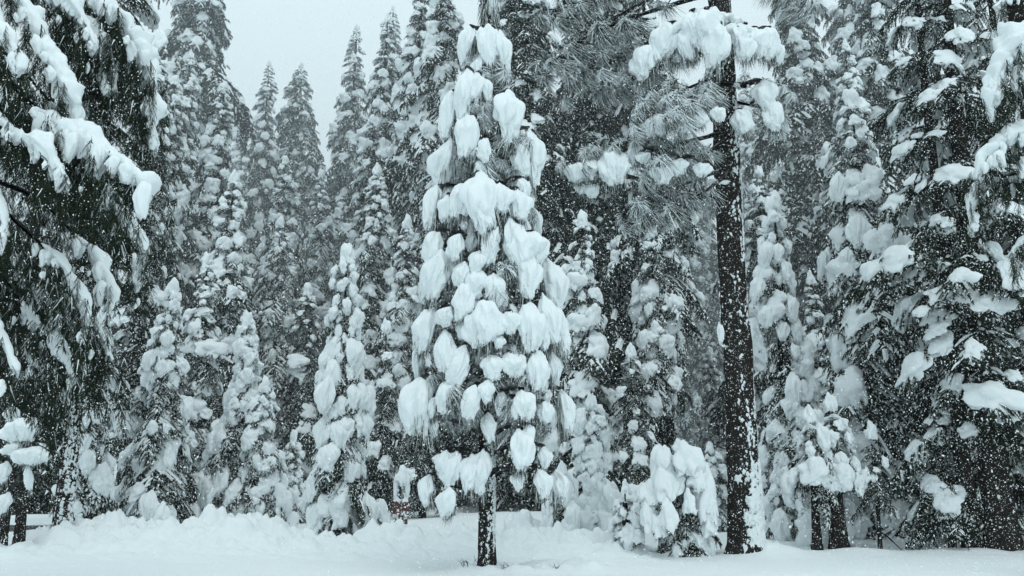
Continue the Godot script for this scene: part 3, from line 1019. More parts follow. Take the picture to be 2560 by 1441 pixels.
	fir("fir_tree", "greyish frosted tree with open boughs under the slender spire", "snow-laden firs of the forest wall", -13.15, -50.00, 19.75, 2.80, 0.30, 2.50, 0.75, 1.00, 28, "frosted", 129, 1.00, 0.00)
	fir("fir_tree", "thin tree with long bent boughs right of the round-capped young fir", "snow-laden firs of the forest wall", -10.98, -40.00, 12.90, 2.40, 0.32, 2.50, 0.70, 0.85, 30, "frosted", 130, 1.00, 0.00)
	fir("fir_tree", "hazy frosted tree behind the drooping young cedar", "snow-laden firs of the forest wall", -12.29, -55.00, 20.33, 3.00, 0.26, 3.00, 0.70, 1.00, 28, "frosted", 131, 1.00, 0.00)
	fir("fir_tree", "fir with small pillows between the young cedar and the young pine", "snow-laden firs of the forest wall", -6.33, -40.00, 15.45, 2.80, 0.24, 2.50, 0.75, 1.15, 24, "fir", 132, 1.00, 0.00)
	fir("fir_tree", "frosted fir touching the left side of the young pine", "snow-laden firs of the forest wall", -4.57, -36.00, 11.78, 2.60, 0.24, 2.00, 0.75, 1.05, 26, "frosted", 133, 1.00, 0.00)
	fir("fir_tree", "fir with heavy pillows above the round-capped young fir", "snow-laden firs of the forest wall", -12.38, -38.00, 14.57, 2.60, 0.26, 2.50, 0.75, 1.15, 25, "fir", 134, 1.00, 0.00)
	fir("fir_tree", "fir with a cluster of lumpy pillows right of the young pine's middle", "snow-laden firs of the forest wall", 2.44, -31.00, 10.60, 2.40, 0.30, 2.20, 0.75, 1.15, 24, "fir", 135, 1.00, 0.00)
	fir("fir_tree", "frosted fir in front of the thick bare trunk left of the big pine", "snow-laden firs of the forest wall", 5.35, -33.00, 10.78, 1.30, 0.26, 4.20, 0.75, 1.05, 30, "frosted", 136, 1.00, 0.00)
	fir("fir_tree", "dark fir deep in the wood between the two pines", "snow-laden firs of the forest wall", 5.28, -44.00, 11.08, 2.80, 0.28, 2.00, 0.60, 0.90, 24, "dark", 137, 1.00, 0.00)
	fir("fir_tree", "hazy young fir left of the big pine trunk, behind the bush", "snow-laden firs of the forest wall", 8.97, -40.00, 6.88, 1.60, 0.30, 1.50, 0.75, 1.05, 26, "frosted", 138, 1.00, 0.00)
	fir("fir_tree", "dark fir behind the right side of the young pine's lower crown", "snow-laden firs of the forest wall", 1.09, -40.00, 10.22, 2.60, 0.26, 2.00, 0.60, 0.90, 24, "dark", 139, 1.00, 0.00)
	fir("fir_tree", "dark fir behind the sagging pillows left of the round-capped young fir", "snow-laden firs of the forest wall", -12.01, -34.00, 9.75, 2.60, 0.26, 2.00, 0.70, 1.00, 26, "dark", 140, 1.00, 0.00)
	fir("fir_tree", "dark fir deep between the round-capped young fir and the drooping cedar", "snow-laden firs of the forest wall", -8.95, -38.00, 9.44, 2.80, 0.28, 2.00, 0.60, 0.90, 26, "dark", 141, 1.00, 0.00)
	fir("fir_tree", "dark low fir behind the young pine's trunk", "snow-laden firs of the forest wall", -0.61, -34.00, 7.36, 2.60, 0.28, 1.60, 0.50, 0.90, 24, "dark", 142, 1.00, 0.00)
	fir("fir_tree", "dark low fir behind the snowy sign", "snow-laden firs of the forest wall", -4.74, -33.00, 6.89, 2.40, 0.28, 1.40, 0.55, 0.90, 24, "dark", 143, 1.00, 0.00)
	fir("fir_tree", "dark low fir behind the snowy bush left of the big pine", "snow-laden firs of the forest wall", 4.04, -30.00, 5.59, 1.50, 0.30, 1.20, 0.50, 0.90, 24, "dark", 144, 1.00, 0.00)
	fir("fir_tree", "dark low fir just right of the snowy sign", "snow-laden firs of the forest wall", -2.74, -28.00, 5.07, 1.90, 0.30, 1.00, 0.50, 0.90, 24, "dark", 145, 1.00, 0.00)
	fir("fir_tree", "dark fir behind the tall bare trunk in the left corner", "snow-laden firs of the forest wall", -12.79, -30.00, 8.09, 2.40, 0.28, 1.60, 0.55, 0.90, 24, "dark", 146, 1.00, 0.00)
	fir("fir_tree", "dark fir behind the left corner's bare trunks", "snow-laden firs of the forest wall", -15.51, -32.00, 13.17, 3.00, 0.25, 1.50, 0.50, 0.90, 24, "dark", 147, 1.00, 0.00)
	fir("fir_tree", "dark fir at the far left edge behind the small pine", "snow-laden firs of the forest wall", -16.57, -30.00, 13.97, 3.00, 0.25, 1.50, 0.50, 0.90, 24, "dark", 148, 1.00, 0.00)
	fir("fir_tree", "dark fir behind the great drooping fir right of the big pine", "snow-laden firs of the forest wall", 11.70, -34.00, 8.95, 2.80, 0.28, 1.80, 0.60, 0.90, 24, "dark", 149, 1.00, 0.00)
	fir("fir_tree", "dark fir deep in the wood near the right edge", "snow-laden firs of the forest wall", 14.54, -30.00, 13.97, 3.00, 0.25, 1.80, 0.55, 0.90, 24, "dark", 150, 1.00, 0.00)
	fir("fir_tree", "dark fir deep behind the trees on the right edge", "snow-laden firs of the forest wall", 17.71, -30.00, 15.51, 3.20, 0.25, 1.80, 0.60, 0.90, 24, "dark", 151, 1.00, 0.00)
	fir("fir_tree", "tall dark fir left of the two thick trunks on the right", "snow-laden firs of the forest wall", 13.83, -27.00, 19.19, 1.70, 0.20, 2.20, 0.70, 0.75, 20, "dark", 152, 1.00, 0.00)
	fir("fir_tree", "great drooping fir with the largest white pillows right of the big pine", "snow-laden firs of the forest wall", 9.06, -22.00, 11.26, 2.10, 0.40, 0.90, 0.95, 1.05, 31, "fine", 153, 0.95, 0.00)
	fir("fir_tree", "slim drooping fir with a hooked snowy tip right of the big pine trunk", "snow-laden firs of the forest wall", 6.76, -22.00, 8.37, 1.40, 0.22, 1.20, 1.00, 1.50, 38, "fine", 154, 0.90, 0.00)
	o = fir("fir_tree", "broad fir on a stout dark trunk, with lobed snow, below the great drooping fir", "snow-laden firs of the forest wall", 6.64, -18.60, 3.02, 0.80, 0.45, 1.80, 0.85, 1.30, 34, "fine", 155, 0.80, 0.19)
	plaster(o, 6.0, 0.186, 0.152, 60, 1.60, 1.00, 0.022, 1.3)
	fir("fir_tree", "low tree on a dark leaning stem carrying one broad white load", "snow-laden firs of the forest wall", 6.15, -18.50, 2.77, 0.80, 0.40, 1.40, 0.80, 1.30, 36, "fine", 156, 0.80, 0.10)
	fir("fir_tree", "sparse little fir on the thinnest dark stem, a fallen stick beside it", "snow-laden firs of the forest wall", 7.40, -18.50, 2.44, 0.60, 0.30, 1.10, 0.60, 1.00, 30, "dark", 157, 0.90, 0.04)
	fir("fir_tree", "small dark fir on a thin stem just left of the two thick trunks", "snow-laden firs of the forest wall", 8.79, -18.40, 3.09, 0.90, 0.35, 1.00, 0.50, 0.90, 24, "dark", 158, 1.00, 0.07)
	fir("fir_tree", "tall dark fir with level snow-topped boughs near the right edge", "snow-laden firs of the forest wall", 9.14, -18.30, 15.42, 1.35, 0.17, 2.40, 0.75, 0.85, 14, "dark", 159, 0.75, 0.17)
	o = fir("fir_tree", "tall dark fir on the thickest bare trunk near the right edge", "snow-laden firs of the forest wall", 9.72, -18.20, 17.15, 1.30, 0.15, 3.40, 0.70, 0.80, 12, "dark", 160, 0.75, 0.30)
	plaster(o, 6.0, 0.294, 0.240, 160, 1.60, 1.00, 0.022, 1.3)
	fir("fir_tree", "tall dark fir just cut by the right edge", "snow-laden firs of the forest wall", 11.79, -20.00, 16.35, 1.80, 0.20, 2.20, 0.75, 0.85, 14, "dark", 161, 0.75, 0.20)
	o = fir("fir_tree", "tall dark tree on the speckled trunk at the left end of the bank", "snow-laden firs of the forest wall", -9.33, -19.00, 16.93, 1.15, 0.18, 3.30, 0.50, 0.80, 22, "dark", 162, 1.10, 0.18)
	plaster(o, 6.0, 0.181, 0.148, 1300, 1.00, 0.70, 0.022, 1.3)
	o = fir("fir_tree", "tall tree on the leaning snow-dusted trunk behind the high part of the bank", "snow-laden firs of the forest wall", -10.74, -25.00, 14.51, 1.20, 0.18, 3.40, 0.60, 0.90, 26, "dark", 163, 1.00, 0.19)
	plaster(o, 6.0, 0.186, 0.152, 700, 1.20, 0.90, 0.022, 1.3)
	fir("young_fir", "young fir with one round white cap, standing left of the drooping cedar", "young snow-laden conifers at the edge of the wood", -7.56, -25.00, 5.86, 1.20, 0.26, 0.40, 1.00, 1.30, 30, "fine", 164, 1.35, 0.00)
	fir("young_cedar", "drooping young cedar with long hanging snow left of the snowy sign", "young snow-laden conifers at the edge of the wood", -4.13, -21.50, 7.00, 1.35, 0.25, 0.30, 1.00, 1.30, 40, "fine", 165, 1.40, 0.00)
	fir("young_fir", "young fir with heavy sagging pillows above the left snow bank", "young snow-laden conifers at the edge of the wood", -9.18, -23.50, 6.43, 1.70, 0.30, 0.90, 0.90, 1.15, 34, "fine", 166, 1.35, 0.00)
	fir("young_fir", "small slim fir beyond the bank between the two pines", "young snow-laden conifers at the edge of the wood", 1.86, -21.00, 3.21, 0.72, 0.22, 0.20, 1.00, 1.50, 30, "fine", 167, 1.00, 0.00)
	fir("young_fir", "low fir weighed down flat-topped, right of the young pine's trunk", "young snow-laden conifers at the edge of the wood", 1.10, -20.00, 1.67, 0.55, 0.40, 0.10, 1.00, 1.70, 44, "fine", 168, 1.00, 0.00)
	fir("young_fir", "frosty young fir behind the bank, right of the round-capped one", "young snow-laden conifers at the edge of the wood", -6.84, -24.50, 3.93, 1.00, 0.28, 0.20, 0.75, 1.05, 26, "frosted", 169, 1.30, 0.00)
	fir("young_fir", "small frosted fir behind the bank, left of the round-capped one", "young snow-laden conifers at the edge of the wood", -8.04, -25.00, 3.03, 0.90, 0.28, 0.20, 0.75, 1.05, 26, "frosted", 170, 1.20, 0.00)
	fir("young_fir", "small frosted fir close left of the drooping cedar", "young snow-laden conifers at the edge of the wood", -6.31, -26.00, 2.63, 0.80, 0.30, 0.10, 0.80, 0.90, 26, "frosted", 171, 1.20, 0.00)
	fir("young_fir", "tangled frosted young fir between the dark cedar and the bank", "young snow-laden conifers at the edge of the wood", -10.31, -22.00, 5.46, 1.30, 0.25, 1.00, 0.70, 0.90, 34, "frosted", 172, 1.00, 0.00)
	fir("young_fir", "little fir with a white knob on top at the end of the snow bank", "young snow-laden conifers at the edge of the wood", 2.23, -17.90, 1.31, 0.42, 0.30, 0.05, 1.00, 1.20, 20, "fine", 173, 1.00, 0.00)
	fir("young_fir", "hazy frosted young fir between the snowy bush and the big pine", "young snow-laden conifers at the edge of the wood", 5.27, -24.00, 2.24, 0.95, 0.35, 0.10, 0.85, 0.90, 26, "frosted", 174, 1.20, 0.00)
	fir("young_fir", "small fir with folded snowy boughs right of the big pine's foot", "young snow-laden conifers at the edge of the wood", 6.31, -21.00, 1.90, 0.75, 0.30, 0.10, 0.90, 1.10, 34, "fine", 175, 1.00, 0.00)
	fir("young_fir", "small frosted fir among the dark trunks on the right", "young snow-laden conifers at the edge of the wood", 9.35, -22.00, 2.10, 0.70, 0.30, 0.10, 0.80, 0.90, 30, "frosted", 176, 1.00, 0.00)
	fir("young_fir", "young fir carrying one broad white load near the dark forked trunks", "young snow-laden conifers at the edge of the wood", 6.68, -19.50, 2.82, 1.00, 0.35, 0.90, 0.90, 1.30, 36, "fine", 177, 1.00, 0.00)
	rng.seed = 5
	o = thing("bare_trunk", "trunk cut by the left edge of the photo", "tree", "bare trunks at the edge of the wood", Vector3(-9.99, 0, -18.00))
	bark_trunk(o, 12.0, 0.089, 0.055, 0.1, 0.031)
	plaster(o, 6.0, 0.089, 0.071, 60, 1.00, 0.8, 0.022, 1.5)
	rng.seed = 21
	o = thing("young_pine", "young pine in the clearing with heavy egg-shaped loads of snow on every shoot", "tree", "", Vector3(-0.42, 0, -14.90))
	bark_trunk(o, 10.22, 0.136, 0.03, 2.0, 0.03)
	plaster(o, 2.6, 0.138, 0.118, 1100, 0.55, 0.75, 0.0115, 1.0)
	plaster(o, 9.5, 0.135, 0.035, 700, 1.4, 1.1, 0.012, 1.0)
	shoot_at(o, Vector3(-0.42, 0.00, -14.90), Vector3(-0.77, 9.41, -14.78), 0.37, 0.78)
	shoot_at(o, Vector3(-0.42, 0.00, -14.90), Vector3(-0.44, 9.35, -14.60), 0.35, 0.81)
	shoot_at(o, Vector3(-0.42, 0.00, -14.90), Vector3(-0.23, 9.27, -14.64), 0.31, 0.83)
	shoot_at(o, Vector3(-0.42, 0.00, -14.90), Vector3(-0.80, 8.46, -14.46), 0.37, 1.00)
	shoot_at(o, Vector3(-0.42, 0.00, -14.90), Vector3(-1.07, 8.16, -14.78), 0.39, 0.96)
	shoot_at(o, Vector3(-0.42, 0.00, -14.90), Vector3(-0.08, 8.03, -14.42), 0.52, 1.01)
	shoot_at(o, Vector3(-0.42, 0.00, -14.90), Vector3(-0.67, 7.51, -14.34), 0.38, 0.82)
	shoot_at(o, Vector3(-0.42, 0.00, -14.90), Vector3(-1.11, 7.25, -14.76), 0.47, 0.92)
	shoot_at(o, Vector3(-0.42, 0.00, -14.90), Vector3(0.30, 7.46, -14.78), 0.48, 1.09)
	shoot_at(o, Vector3(-0.42, 0.00, -14.90), Vector3(0.12, 7.06, -14.51), 0.32, 0.61)
	shoot_at(o, Vector3(-0.42, 0.00, -14.90), Vector3(-1.30, 6.39, -14.78), 0.37, 0.84)
	shoot_at(o, Vector3(-0.42, 0.00, -14.90), Vector3(-1.09, 6.13, -14.44), 0.32, 0.51)
	shoot_at(o, Vector3(-0.42, 0.00, -14.90), Vector3(-0.83, 6.26, -14.25), 0.33, 0.64)
	shoot_at(o, Vector3(-0.42, 0.00, -14.90), Vector3(-0.58, 6.43, -14.16), 0.57, 1.12)
	shoot_at(o, Vector3(-0.42, 0.00, -14.90), Vector3(-0.20, 6.26, -14.17), 0.39, 0.55)
	shoot_at(o, Vector3(-0.42, 0.00, -14.90), Vector3(0.10, 6.19, -14.29), 0.35, 0.58)
	shoot_at(o, Vector3(-0.42, 0.00, -14.90), Vector3(-1.28, 5.52, -14.46), 0.37, 0.66)
	shoot_at(o, Vector3(-0.42, 0.00, -14.90), Vector3(-0.90, 5.37, -14.14), 0.28, 0.48)
	shoot_at(o, Vector3(-0.42, 0.00, -14.90), Vector3(-1.18, 5.13, -14.34), 0.51, 0.85)
	shoot_at(o, Vector3(-0.42, 0.00, -14.90), Vector3(-1.43, 4.85, -14.75), 0.25, 0.55)
	shoot_at(o, Vector3(-0.42, 0.00, -14.90), Vector3(-0.33, 5.59, -14.14), 0.33, 0.77)
	shoot_at(o, Vector3(-0.42, 0.00, -14.90), Vector3(0.00, 5.65, -14.23), 0.39, 0.83)
	shoot_at(o, Vector3(-0.42, 0.00, -14.90), Vector3(0.35, 5.45, -14.33), 0.47, 0.56)
	shoot_at(o, Vector3(-0.42, 0.00, -14.90), Vector3(0.24, 5.17, -14.23), 0.39, 0.91)
	shoot_at(o, Vector3(-0.42, 0.00, -14.90), Vector3(0.62, 5.13, -14.78), 0.51, 0.96)
	shoot_at(o, Vector3(-0.42, 0.00, -14.90), Vector3(-0.53, 5.06, -14.03), 0.28, 0.42)
	shoot_at(o, Vector3(-0.42, 0.00, -14.90), Vector3(-0.60, 4.77, -14.04), 0.36, 0.53)
	shoot_at(o, Vector3(-0.42, 0.00, -14.90), Vector3(-0.30, 4.68, -14.02), 0.33, 0.53)
	shoot_at(o, Vector3(-0.42, 0.00, -14.90), Vector3(-0.78, 4.87, -14.09), 0.30, 0.44)
	shoot_at(o, Vector3(-0.42, 0.00, -14.90), Vector3(-1.33, 4.17, -14.35), 0.41, 0.74)
	shoot_at(o, Vector3(-0.42, 0.00, -14.90), Vector3(-1.05, 4.13, -14.12), 0.34, 0.33)
	shoot_at(o, Vector3(-0.42, 0.00, -14.90), Vector3(-0.65, 4.05, -13.95), 0.34, 0.60)
	shoot_at(o, Vector3(-0.42, 0.00, -14.90), Vector3(-0.37, 4.22, -13.92), 0.50, 0.74)
	shoot_at(o, Vector3(-0.42, 0.00, -14.90), Vector3(-0.02, 4.04, -13.98), 0.37, 0.38)
	shoot_at(o, Vector3(-0.42, 0.00, -14.90), Vector3(0.29, 4.23, -14.14), 0.46, 0.84)
	shoot_at(o, Vector3(-0.42, 0.00, -14.90), Vector3(0.51, 4.42, -14.34), 0.35, 0.88)
	shoot_at(o, Vector3(-0.42, 0.00, -14.90), Vector3(0.73, 4.25, -14.78), 0.34, 0.87)
	shoot_at(o, Vector3(-0.42, 0.00, -14.90), Vector3(-1.08, 3.74, -14.13), 0.37, 0.70)
	shoot_at(o, Vector3(-0.42, 0.00, -14.90), Vector3(-0.76, 3.48, -13.98), 0.35, 0.70)
	shoot_at(o, Vector3(-0.42, 0.00, -14.90), Vector3(-1.54, 3.63, -14.72), 0.22, 0.62)
	shoot_at(o, Vector3(-0.42, 0.00, -14.90), Vector3(-1.48, 3.00, -14.40), 0.66, 0.90)
	shoot_at(o, Vector3(-0.42, 0.00, -14.90), Vector3(-1.37, 2.52, -14.26), 0.23, 0.45)
	shoot_at(o, Vector3(-0.42, 0.00, -14.90), Vector3(-1.00, 2.96, -13.98), 0.30, 0.55)
	shoot_at(o, Vector3(-0.42, 0.00, -14.90), Vector3(-0.59, 2.84, -13.85), 0.29, 0.54)
	shoot_at(o, Vector3(-0.42, 0.00, -14.90), Vector3(-0.40, 2.92, -13.84), 0.23, 0.37)
	shoot_at(o, Vector3(-0.42, 0.00, -14.90), Vector3(-0.35, 3.34, -13.92), 0.34, 0.43)
	shoot_at(o, Vector3(-0.42, 0.00, -14.90), Vector3(-0.04, 3.38, -13.97), 0.38, 0.40)
	shoot_at(o, Vector3(-0.42, 0.00, -14.90), Vector3(0.16, 2.79, -13.96), 0.31, 0.47)
	shoot_at(o, Vector3(-0.42, 0.00, -14.90), Vector3(0.43, 3.43, -14.13), 0.34, 0.66)
	shoot_at(o, Vector3(-0.42, 0.00, -14.90), Vector3(0.65, 3.49, -14.56), 0.25, 0.57)
	shoot_at(o, Vector3(-0.42, 0.00, -14.90), Vector3(0.51, 2.62, -14.21), 0.27, 0.36)
	shoot_at(o, Vector3(-0.42, 0.00, -14.90), Vector3(0.83, 2.88, -14.78), 0.35, 0.77)
	shoot_at(o, Vector3(-0.42, 0.00, -14.90), Vector3(0.14, 2.17, -13.95), 0.38, 0.65)
	shoot_at(o, Vector3(-0.42, 0.00, -14.90), Vector3(0.28, 2.25, -14.03), 0.21, 0.35)
	shoot_at(o, Vector3(-0.42, 0.00, -14.90), Vector3(0.51, 1.92, -14.39), 0.24, 0.36)
	shoot_at(o, Vector3(-0.42, 0.00, -14.90), Vector3(0.46, 1.58, -14.32), 0.30, 0.48)
	shoot_at(o, Vector3(-0.42, 0.00, -14.90), Vector3(0.70, 1.55, -14.78), 0.33, 0.50)
	shoot_at(o, Vector3(-0.42, 0.00, -14.90), Vector3(-0.88, 1.84, -14.15), 0.32, 0.57)
	shoot_at(o, Vector3(-0.42, 0.00, -14.90), Vector3(-1.03, 1.86, -14.14), 0.23, 0.39)
	shoot_at(o, Vector3(-0.42, 0.00, -14.90), Vector3(-0.64, 1.79, -14.15), 0.28, 0.58)
	shoot_at(o, Vector3(-0.42, 0.00, -14.90), Vector3(-0.46, 1.87, -14.15), 0.30, 0.69)
	shoot_at(o, Vector3(-0.42, 0.00, -14.90), Vector3(-1.35, 1.48, -14.42), 0.27, 0.49)
	shoot_at(o, Vector3(-0.42, 0.00, -14.90), Vector3(-0.96, 1.28, -14.09), 0.30, 0.46)
	shoot_at(o, Vector3(-0.42, 0.00, -14.90), Vector3(0.06, 1.52, -14.04), 0.21, 0.29)
	shoot_at(o, Vector3(-0.42, 0.00, -14.90), Vector3(-0.45, 9.30, -15.15), 0.35, 0.64)
	shoot_at(o, Vector3(-0.42, 0.00, -14.90), Vector3(-0.52, 9.15, -15.18), 0.33, 0.67)
	shoot_at(o, Vector3(-0.42, 0.00, -14.90), Vector3(-0.60, 9.17, -15.02), 0.30, 0.69)
	shoot_at(o, Vector3(-0.42, 0.00, -14.90), Vector3(-0.69, 8.55, -14.95), 0.35, 0.85)
	shoot_at(o, Vector3(-0.42, 0.00, -14.90), Vector3(-0.38, 8.19, -15.51), 0.37, 0.81)
	shoot_at(o, Vector3(-0.42, 0.00, -14.90), Vector3(-0.58, 8.36, -15.30), 0.50, 0.87)
	shoot_at(o, Vector3(-0.42, 0.00, -14.90), Vector3(-0.75, 7.75, -15.31), 0.37, 0.72)
	shoot_at(o, Vector3(-0.42, 0.00, -14.90), Vector3(-0.72, 7.26, -15.23), 0.44, 0.79)
	shoot_at(o, Vector3(-0.42, 0.00, -14.90), Vector3(0.08, 7.62, -15.02), 0.46, 0.94)
	shoot_at(o, Vector3(-0.42, 0.00, -14.90), Vector3(-0.75, 7.33, -15.36), 0.31, 0.54)
	shoot_at(o, Vector3(-0.42, 0.00, -14.90), Vector3(-1.15, 6.26, -15.19), 0.35, 0.74)
	shoot_at(o, Vector3(-0.42, 0.00, -14.90), Vector3(-0.29, 6.44, -15.71), 0.31, 0.46)
	shoot_at(o, Vector3(-0.42, 0.00, -14.90), Vector3(0.35, 6.16, -15.25), 0.33, 0.58)
	shoot_at(o, Vector3(-0.42, 0.00, -14.90), Vector3(-1.01, 6.55, -15.05), 0.56, 1.03)
	shoot_at(o, Vector3(-0.42, 0.00, -14.90), Vector3(-0.01, 6.40, -15.54), 0.38, 0.50)
	shoot_at(o, Vector3(-0.42, 0.00, -14.90), Vector3(-0.14, 6.34, -15.51), 0.34, 0.52)
	shoot_at(o, Vector3(-0.42, 0.00, -14.90), Vector3(-1.10, 5.65, -15.21), 0.35, 0.60)
	shoot_at(o, Vector3(-0.42, 0.00, -14.90), Vector3(-1.16, 5.76, -15.36), 0.28, 0.45)
	shoot_at(o, Vector3(-0.42, 0.00, -14.90), Vector3(0.32, 5.39, -15.42), 0.50, 0.79)
	shoot_at(o, Vector3(-0.42, 0.00, -14.90), Vector3(-1.35, 4.82, -15.32), 0.24, 0.50)
	shoot_at(o, Vector3(-0.42, 0.00, -14.90), Vector3(0.16, 5.91, -15.44), 0.33, 0.72)
	shoot_at(o, Vector3(-0.42, 0.00, -14.90), Vector3(0.01, 5.48, -15.51), 0.38, 0.77)
	shoot_at(o, Vector3(-0.42, 0.00, -14.90), Vector3(-1.25, 5.26, -15.05), 0.46, 0.52)
	shoot_at(o, Vector3(-0.42, 0.00, -14.90), Vector3(-0.18, 5.03, -15.82), 0.38, 0.86)
	shoot_at(o, Vector3(-0.42, 0.00, -14.90), Vector3(-0.93, 5.29, -15.44), 0.49, 0.87)
	shoot_at(o, Vector3(-0.42, 0.00, -14.90), Vector3(-0.62, 4.90, -15.51), 0.28, 0.40)
	shoot_at(o, Vector3(-0.42, 0.00, -14.90), Vector3(0.01, 5.09, -15.72), 0.35, 0.50)
	shoot_at(o, Vector3(-0.42, 0.00, -14.90), Vector3(-0.43, 5.07, -15.93), 0.33, 0.51)
	shoot_at(o, Vector3(-0.42, 0.00, -14.90), Vector3(0.28, 5.02, -15.17), 0.30, 0.42)
	shoot_at(o, Vector3(-0.42, 0.00, -14.90), Vector3(0.12, 4.12, -15.36), 0.40, 0.71)
	shoot_at(o, Vector3(-0.42, 0.00, -14.90), Vector3(0.39, 3.90, -15.44), 0.34, 0.32)
	shoot_at(o, Vector3(-0.42, 0.00, -14.90), Vector3(0.13, 4.39, -15.84), 0.34, 0.59)
	shoot_at(o, Vector3(-0.42, 0.00, -14.90), Vector3(-0.04, 4.28, -15.94), 0.50, 0.73)
	shoot_at(o, Vector3(-0.42, 0.00, -14.90), Vector3(-0.79, 4.16, -15.75), 0.37, 0.38)
	shoot_at(o, Vector3(-0.42, 0.00, -14.90), Vector3(-0.74, 4.54, -15.79), 0.46, 0.81)
	shoot_at(o, Vector3(-0.42, 0.00, -14.90), Vector3(-0.24, 4.56, -15.81), 0.34, 0.84)
	shoot_at(o, Vector3(-0.42, 0.00, -14.90), Vector3(0.01, 4.46, -15.58), 0.33, 0.81)
	shoot_at(o, Vector3(-0.42, 0.00, -14.90), Vector3(-0.55, 3.47, -15.82), 0.37, 0.69)
	shoot_at(o, Vector3(-0.42, 0.00, -14.90), Vector3(-0.62, 3.21, -15.76), 0.35, 0.71)
	shoot_at(o, Vector3(-0.42, 0.00, -14.90), Vector3(-0.78, 3.29, -15.81), 0.21, 0.59)
	shoot_at(o, Vector3(-0.42, 0.00, -14.90), Vector3(-0.32, 3.05, -15.96), 0.58, 0.89)
	shoot_at(o, Vector3(-0.42, 0.00, -14.90), Vector3(-0.93, 2.61, -15.67), 0.21, 0.46)
	shoot_at(o, Vector3(-0.42, 0.00, -14.90), Vector3(0.30, 3.05, -15.14), 0.27, 0.56)
	shoot_at(o, Vector3(-0.42, 0.00, -14.90), Vector3(0.38, 2.81, -15.84), 0.27, 0.55)
	shoot_at(o, Vector3(-0.42, 0.00, -14.90), Vector3(-0.54, 9.34, -14.65), 0.21, 0.43)
	shoot_at(o, Vector3(-0.42, 0.00, -14.90), Vector3(-0.35, 9.34, -14.66), 0.21, 0.47)
	shoot_at(o, Vector3(-0.42, 0.00, -14.90), Vector3(-0.70, 9.40, -14.81), 0.23, 0.58)
	shoot_at(o, Vector3(-0.42, 0.00, -14.90), Vector3(-0.60, 8.80, -14.70), 0.21, 0.55)
	shoot_at(o, Vector3(-0.42, 0.00, -14.90), Vector3(-0.48, 8.28, -14.50), 0.20, 0.47)
	shoot_at(o, Vector3(-0.42, 0.00, -14.90), Vector3(-0.60, 8.39, -14.50), 0.33, 0.63)
	shoot_at(o, Vector3(-0.42, 0.00, -14.90), Vector3(-0.85, 7.60, -14.54), 0.27, 0.58)
	shoot_at(o, Vector3(-0.42, 0.00, -14.90), Vector3(-0.49, 7.09, -14.28), 0.24, 0.47)
	shoot_at(o, Vector3(-0.42, 0.00, -14.90), Vector3(-0.81, 7.64, -14.53), 0.37, 0.84)
	shoot_at(o, Vector3(-0.42, 0.00, -14.90), Vector3(-0.66, 7.34, -14.53), 0.23, 0.44)
	shoot_at(o, Vector3(-0.42, 0.00, -14.90), Vector3(-0.71, 6.15, -14.21), 0.21, 0.49)
	shoot_at(o, Vector3(-0.42, 0.00, -14.90), Vector3(-0.84, 6.14, -14.28), 0.20, 0.33)
	shoot_at(o, Vector3(-0.42, 0.00, -14.90), Vector3(-0.56, 6.68, -14.29), 0.18, 0.35)
	shoot_at(o, Vector3(-0.42, 0.00, -14.90), Vector3(0.04, 6.86, -14.73), 0.49, 0.98)
	shoot_at(o, Vector3(-0.42, 0.00, -14.90), Vector3(0.18, 6.71, -14.69), 0.22, 0.32)
	shoot_at(o, Vector3(-0.42, 0.00, -14.90), Vector3(0.17, 6.44, -14.46), 0.23, 0.40)
	shoot_at(o, Vector3(-0.42, 0.00, -14.90), Vector3(-0.65, 5.43, -14.36), 0.18, 0.34)
	shoot_at(o, Vector3(-0.42, 0.00, -14.90), Vector3(-0.78, 5.71, -14.31), 0.14, 0.25)
	shoot_at(o, Vector3(-0.42, 0.00, -14.90), Vector3(0.06, 5.47, -14.12), 0.42, 0.73)
	shoot_at(o, Vector3(-0.42, 0.00, -14.90), Vector3(-0.21, 4.54, -14.01), 0.18, 0.43)
	shoot_at(o, Vector3(-0.42, 0.00, -14.90), Vector3(-0.69, 5.86, -14.42), 0.22, 0.55)
	shoot_at(o, Vector3(-0.42, 0.00, -14.90), Vector3(0.17, 5.86, -14.68), 0.24, 0.53)
	shoot_at(o, Vector3(-0.42, 0.00, -14.90), Vector3(0.07, 5.54, -14.59), 0.36, 0.45)
	shoot_at(o, Vector3(-0.42, 0.00, -14.90), Vector3(-0.92, 5.31, -14.41), 0.31, 0.76)
	shoot_at(o, Vector3(-0.42, 0.00, -14.90), Vector3(0.04, 5.37, -14.46), 0.39, 0.77)
	shoot_at(o, Vector3(-0.42, 0.00, -14.90), Vector3(-1.27, 5.30, -14.67), 0.23, 0.36)
	shoot_at(o, Vector3(-0.42, 0.00, -14.90), Vector3(-0.75, 4.78, -14.41), 0.25, 0.38)
	shoot_at(o, Vector3(-0.42, 0.00, -14.90), Vector3(-0.46, 4.99, -14.17), 0.16, 0.28)
	shoot_at(o, Vector3(-0.42, 0.00, -14.90), Vector3(-0.91, 4.78, -14.57), 0.15, 0.24)
	shoot_at(o, Vector3(-0.42, 0.00, -14.90), Vector3(0.45, 3.97, -14.31), 0.27, 0.53)
	shoot_at(o, Vector3(-0.42, 0.00, -14.90), Vector3(-0.77, 4.13, -14.22), 0.25, 0.26)
	shoot_at(o, Vector3(-0.42, 0.00, -14.90), Vector3(-0.73, 3.98, -14.07), 0.21, 0.40)
	shoot_at(o, Vector3(-0.42, 0.00, -14.90), Vector3(-0.30, 4.48, -14.22), 0.32, 0.51)
	shoot_at(o, Vector3(-0.42, 0.00, -14.90), Vector3(-0.92, 4.08, -14.46), 0.27, 0.30)
	shoot_at(o, Vector3(-0.42, 0.00, -14.90), Vector3(-0.71, 4.51, -13.98), 0.33, 0.65)
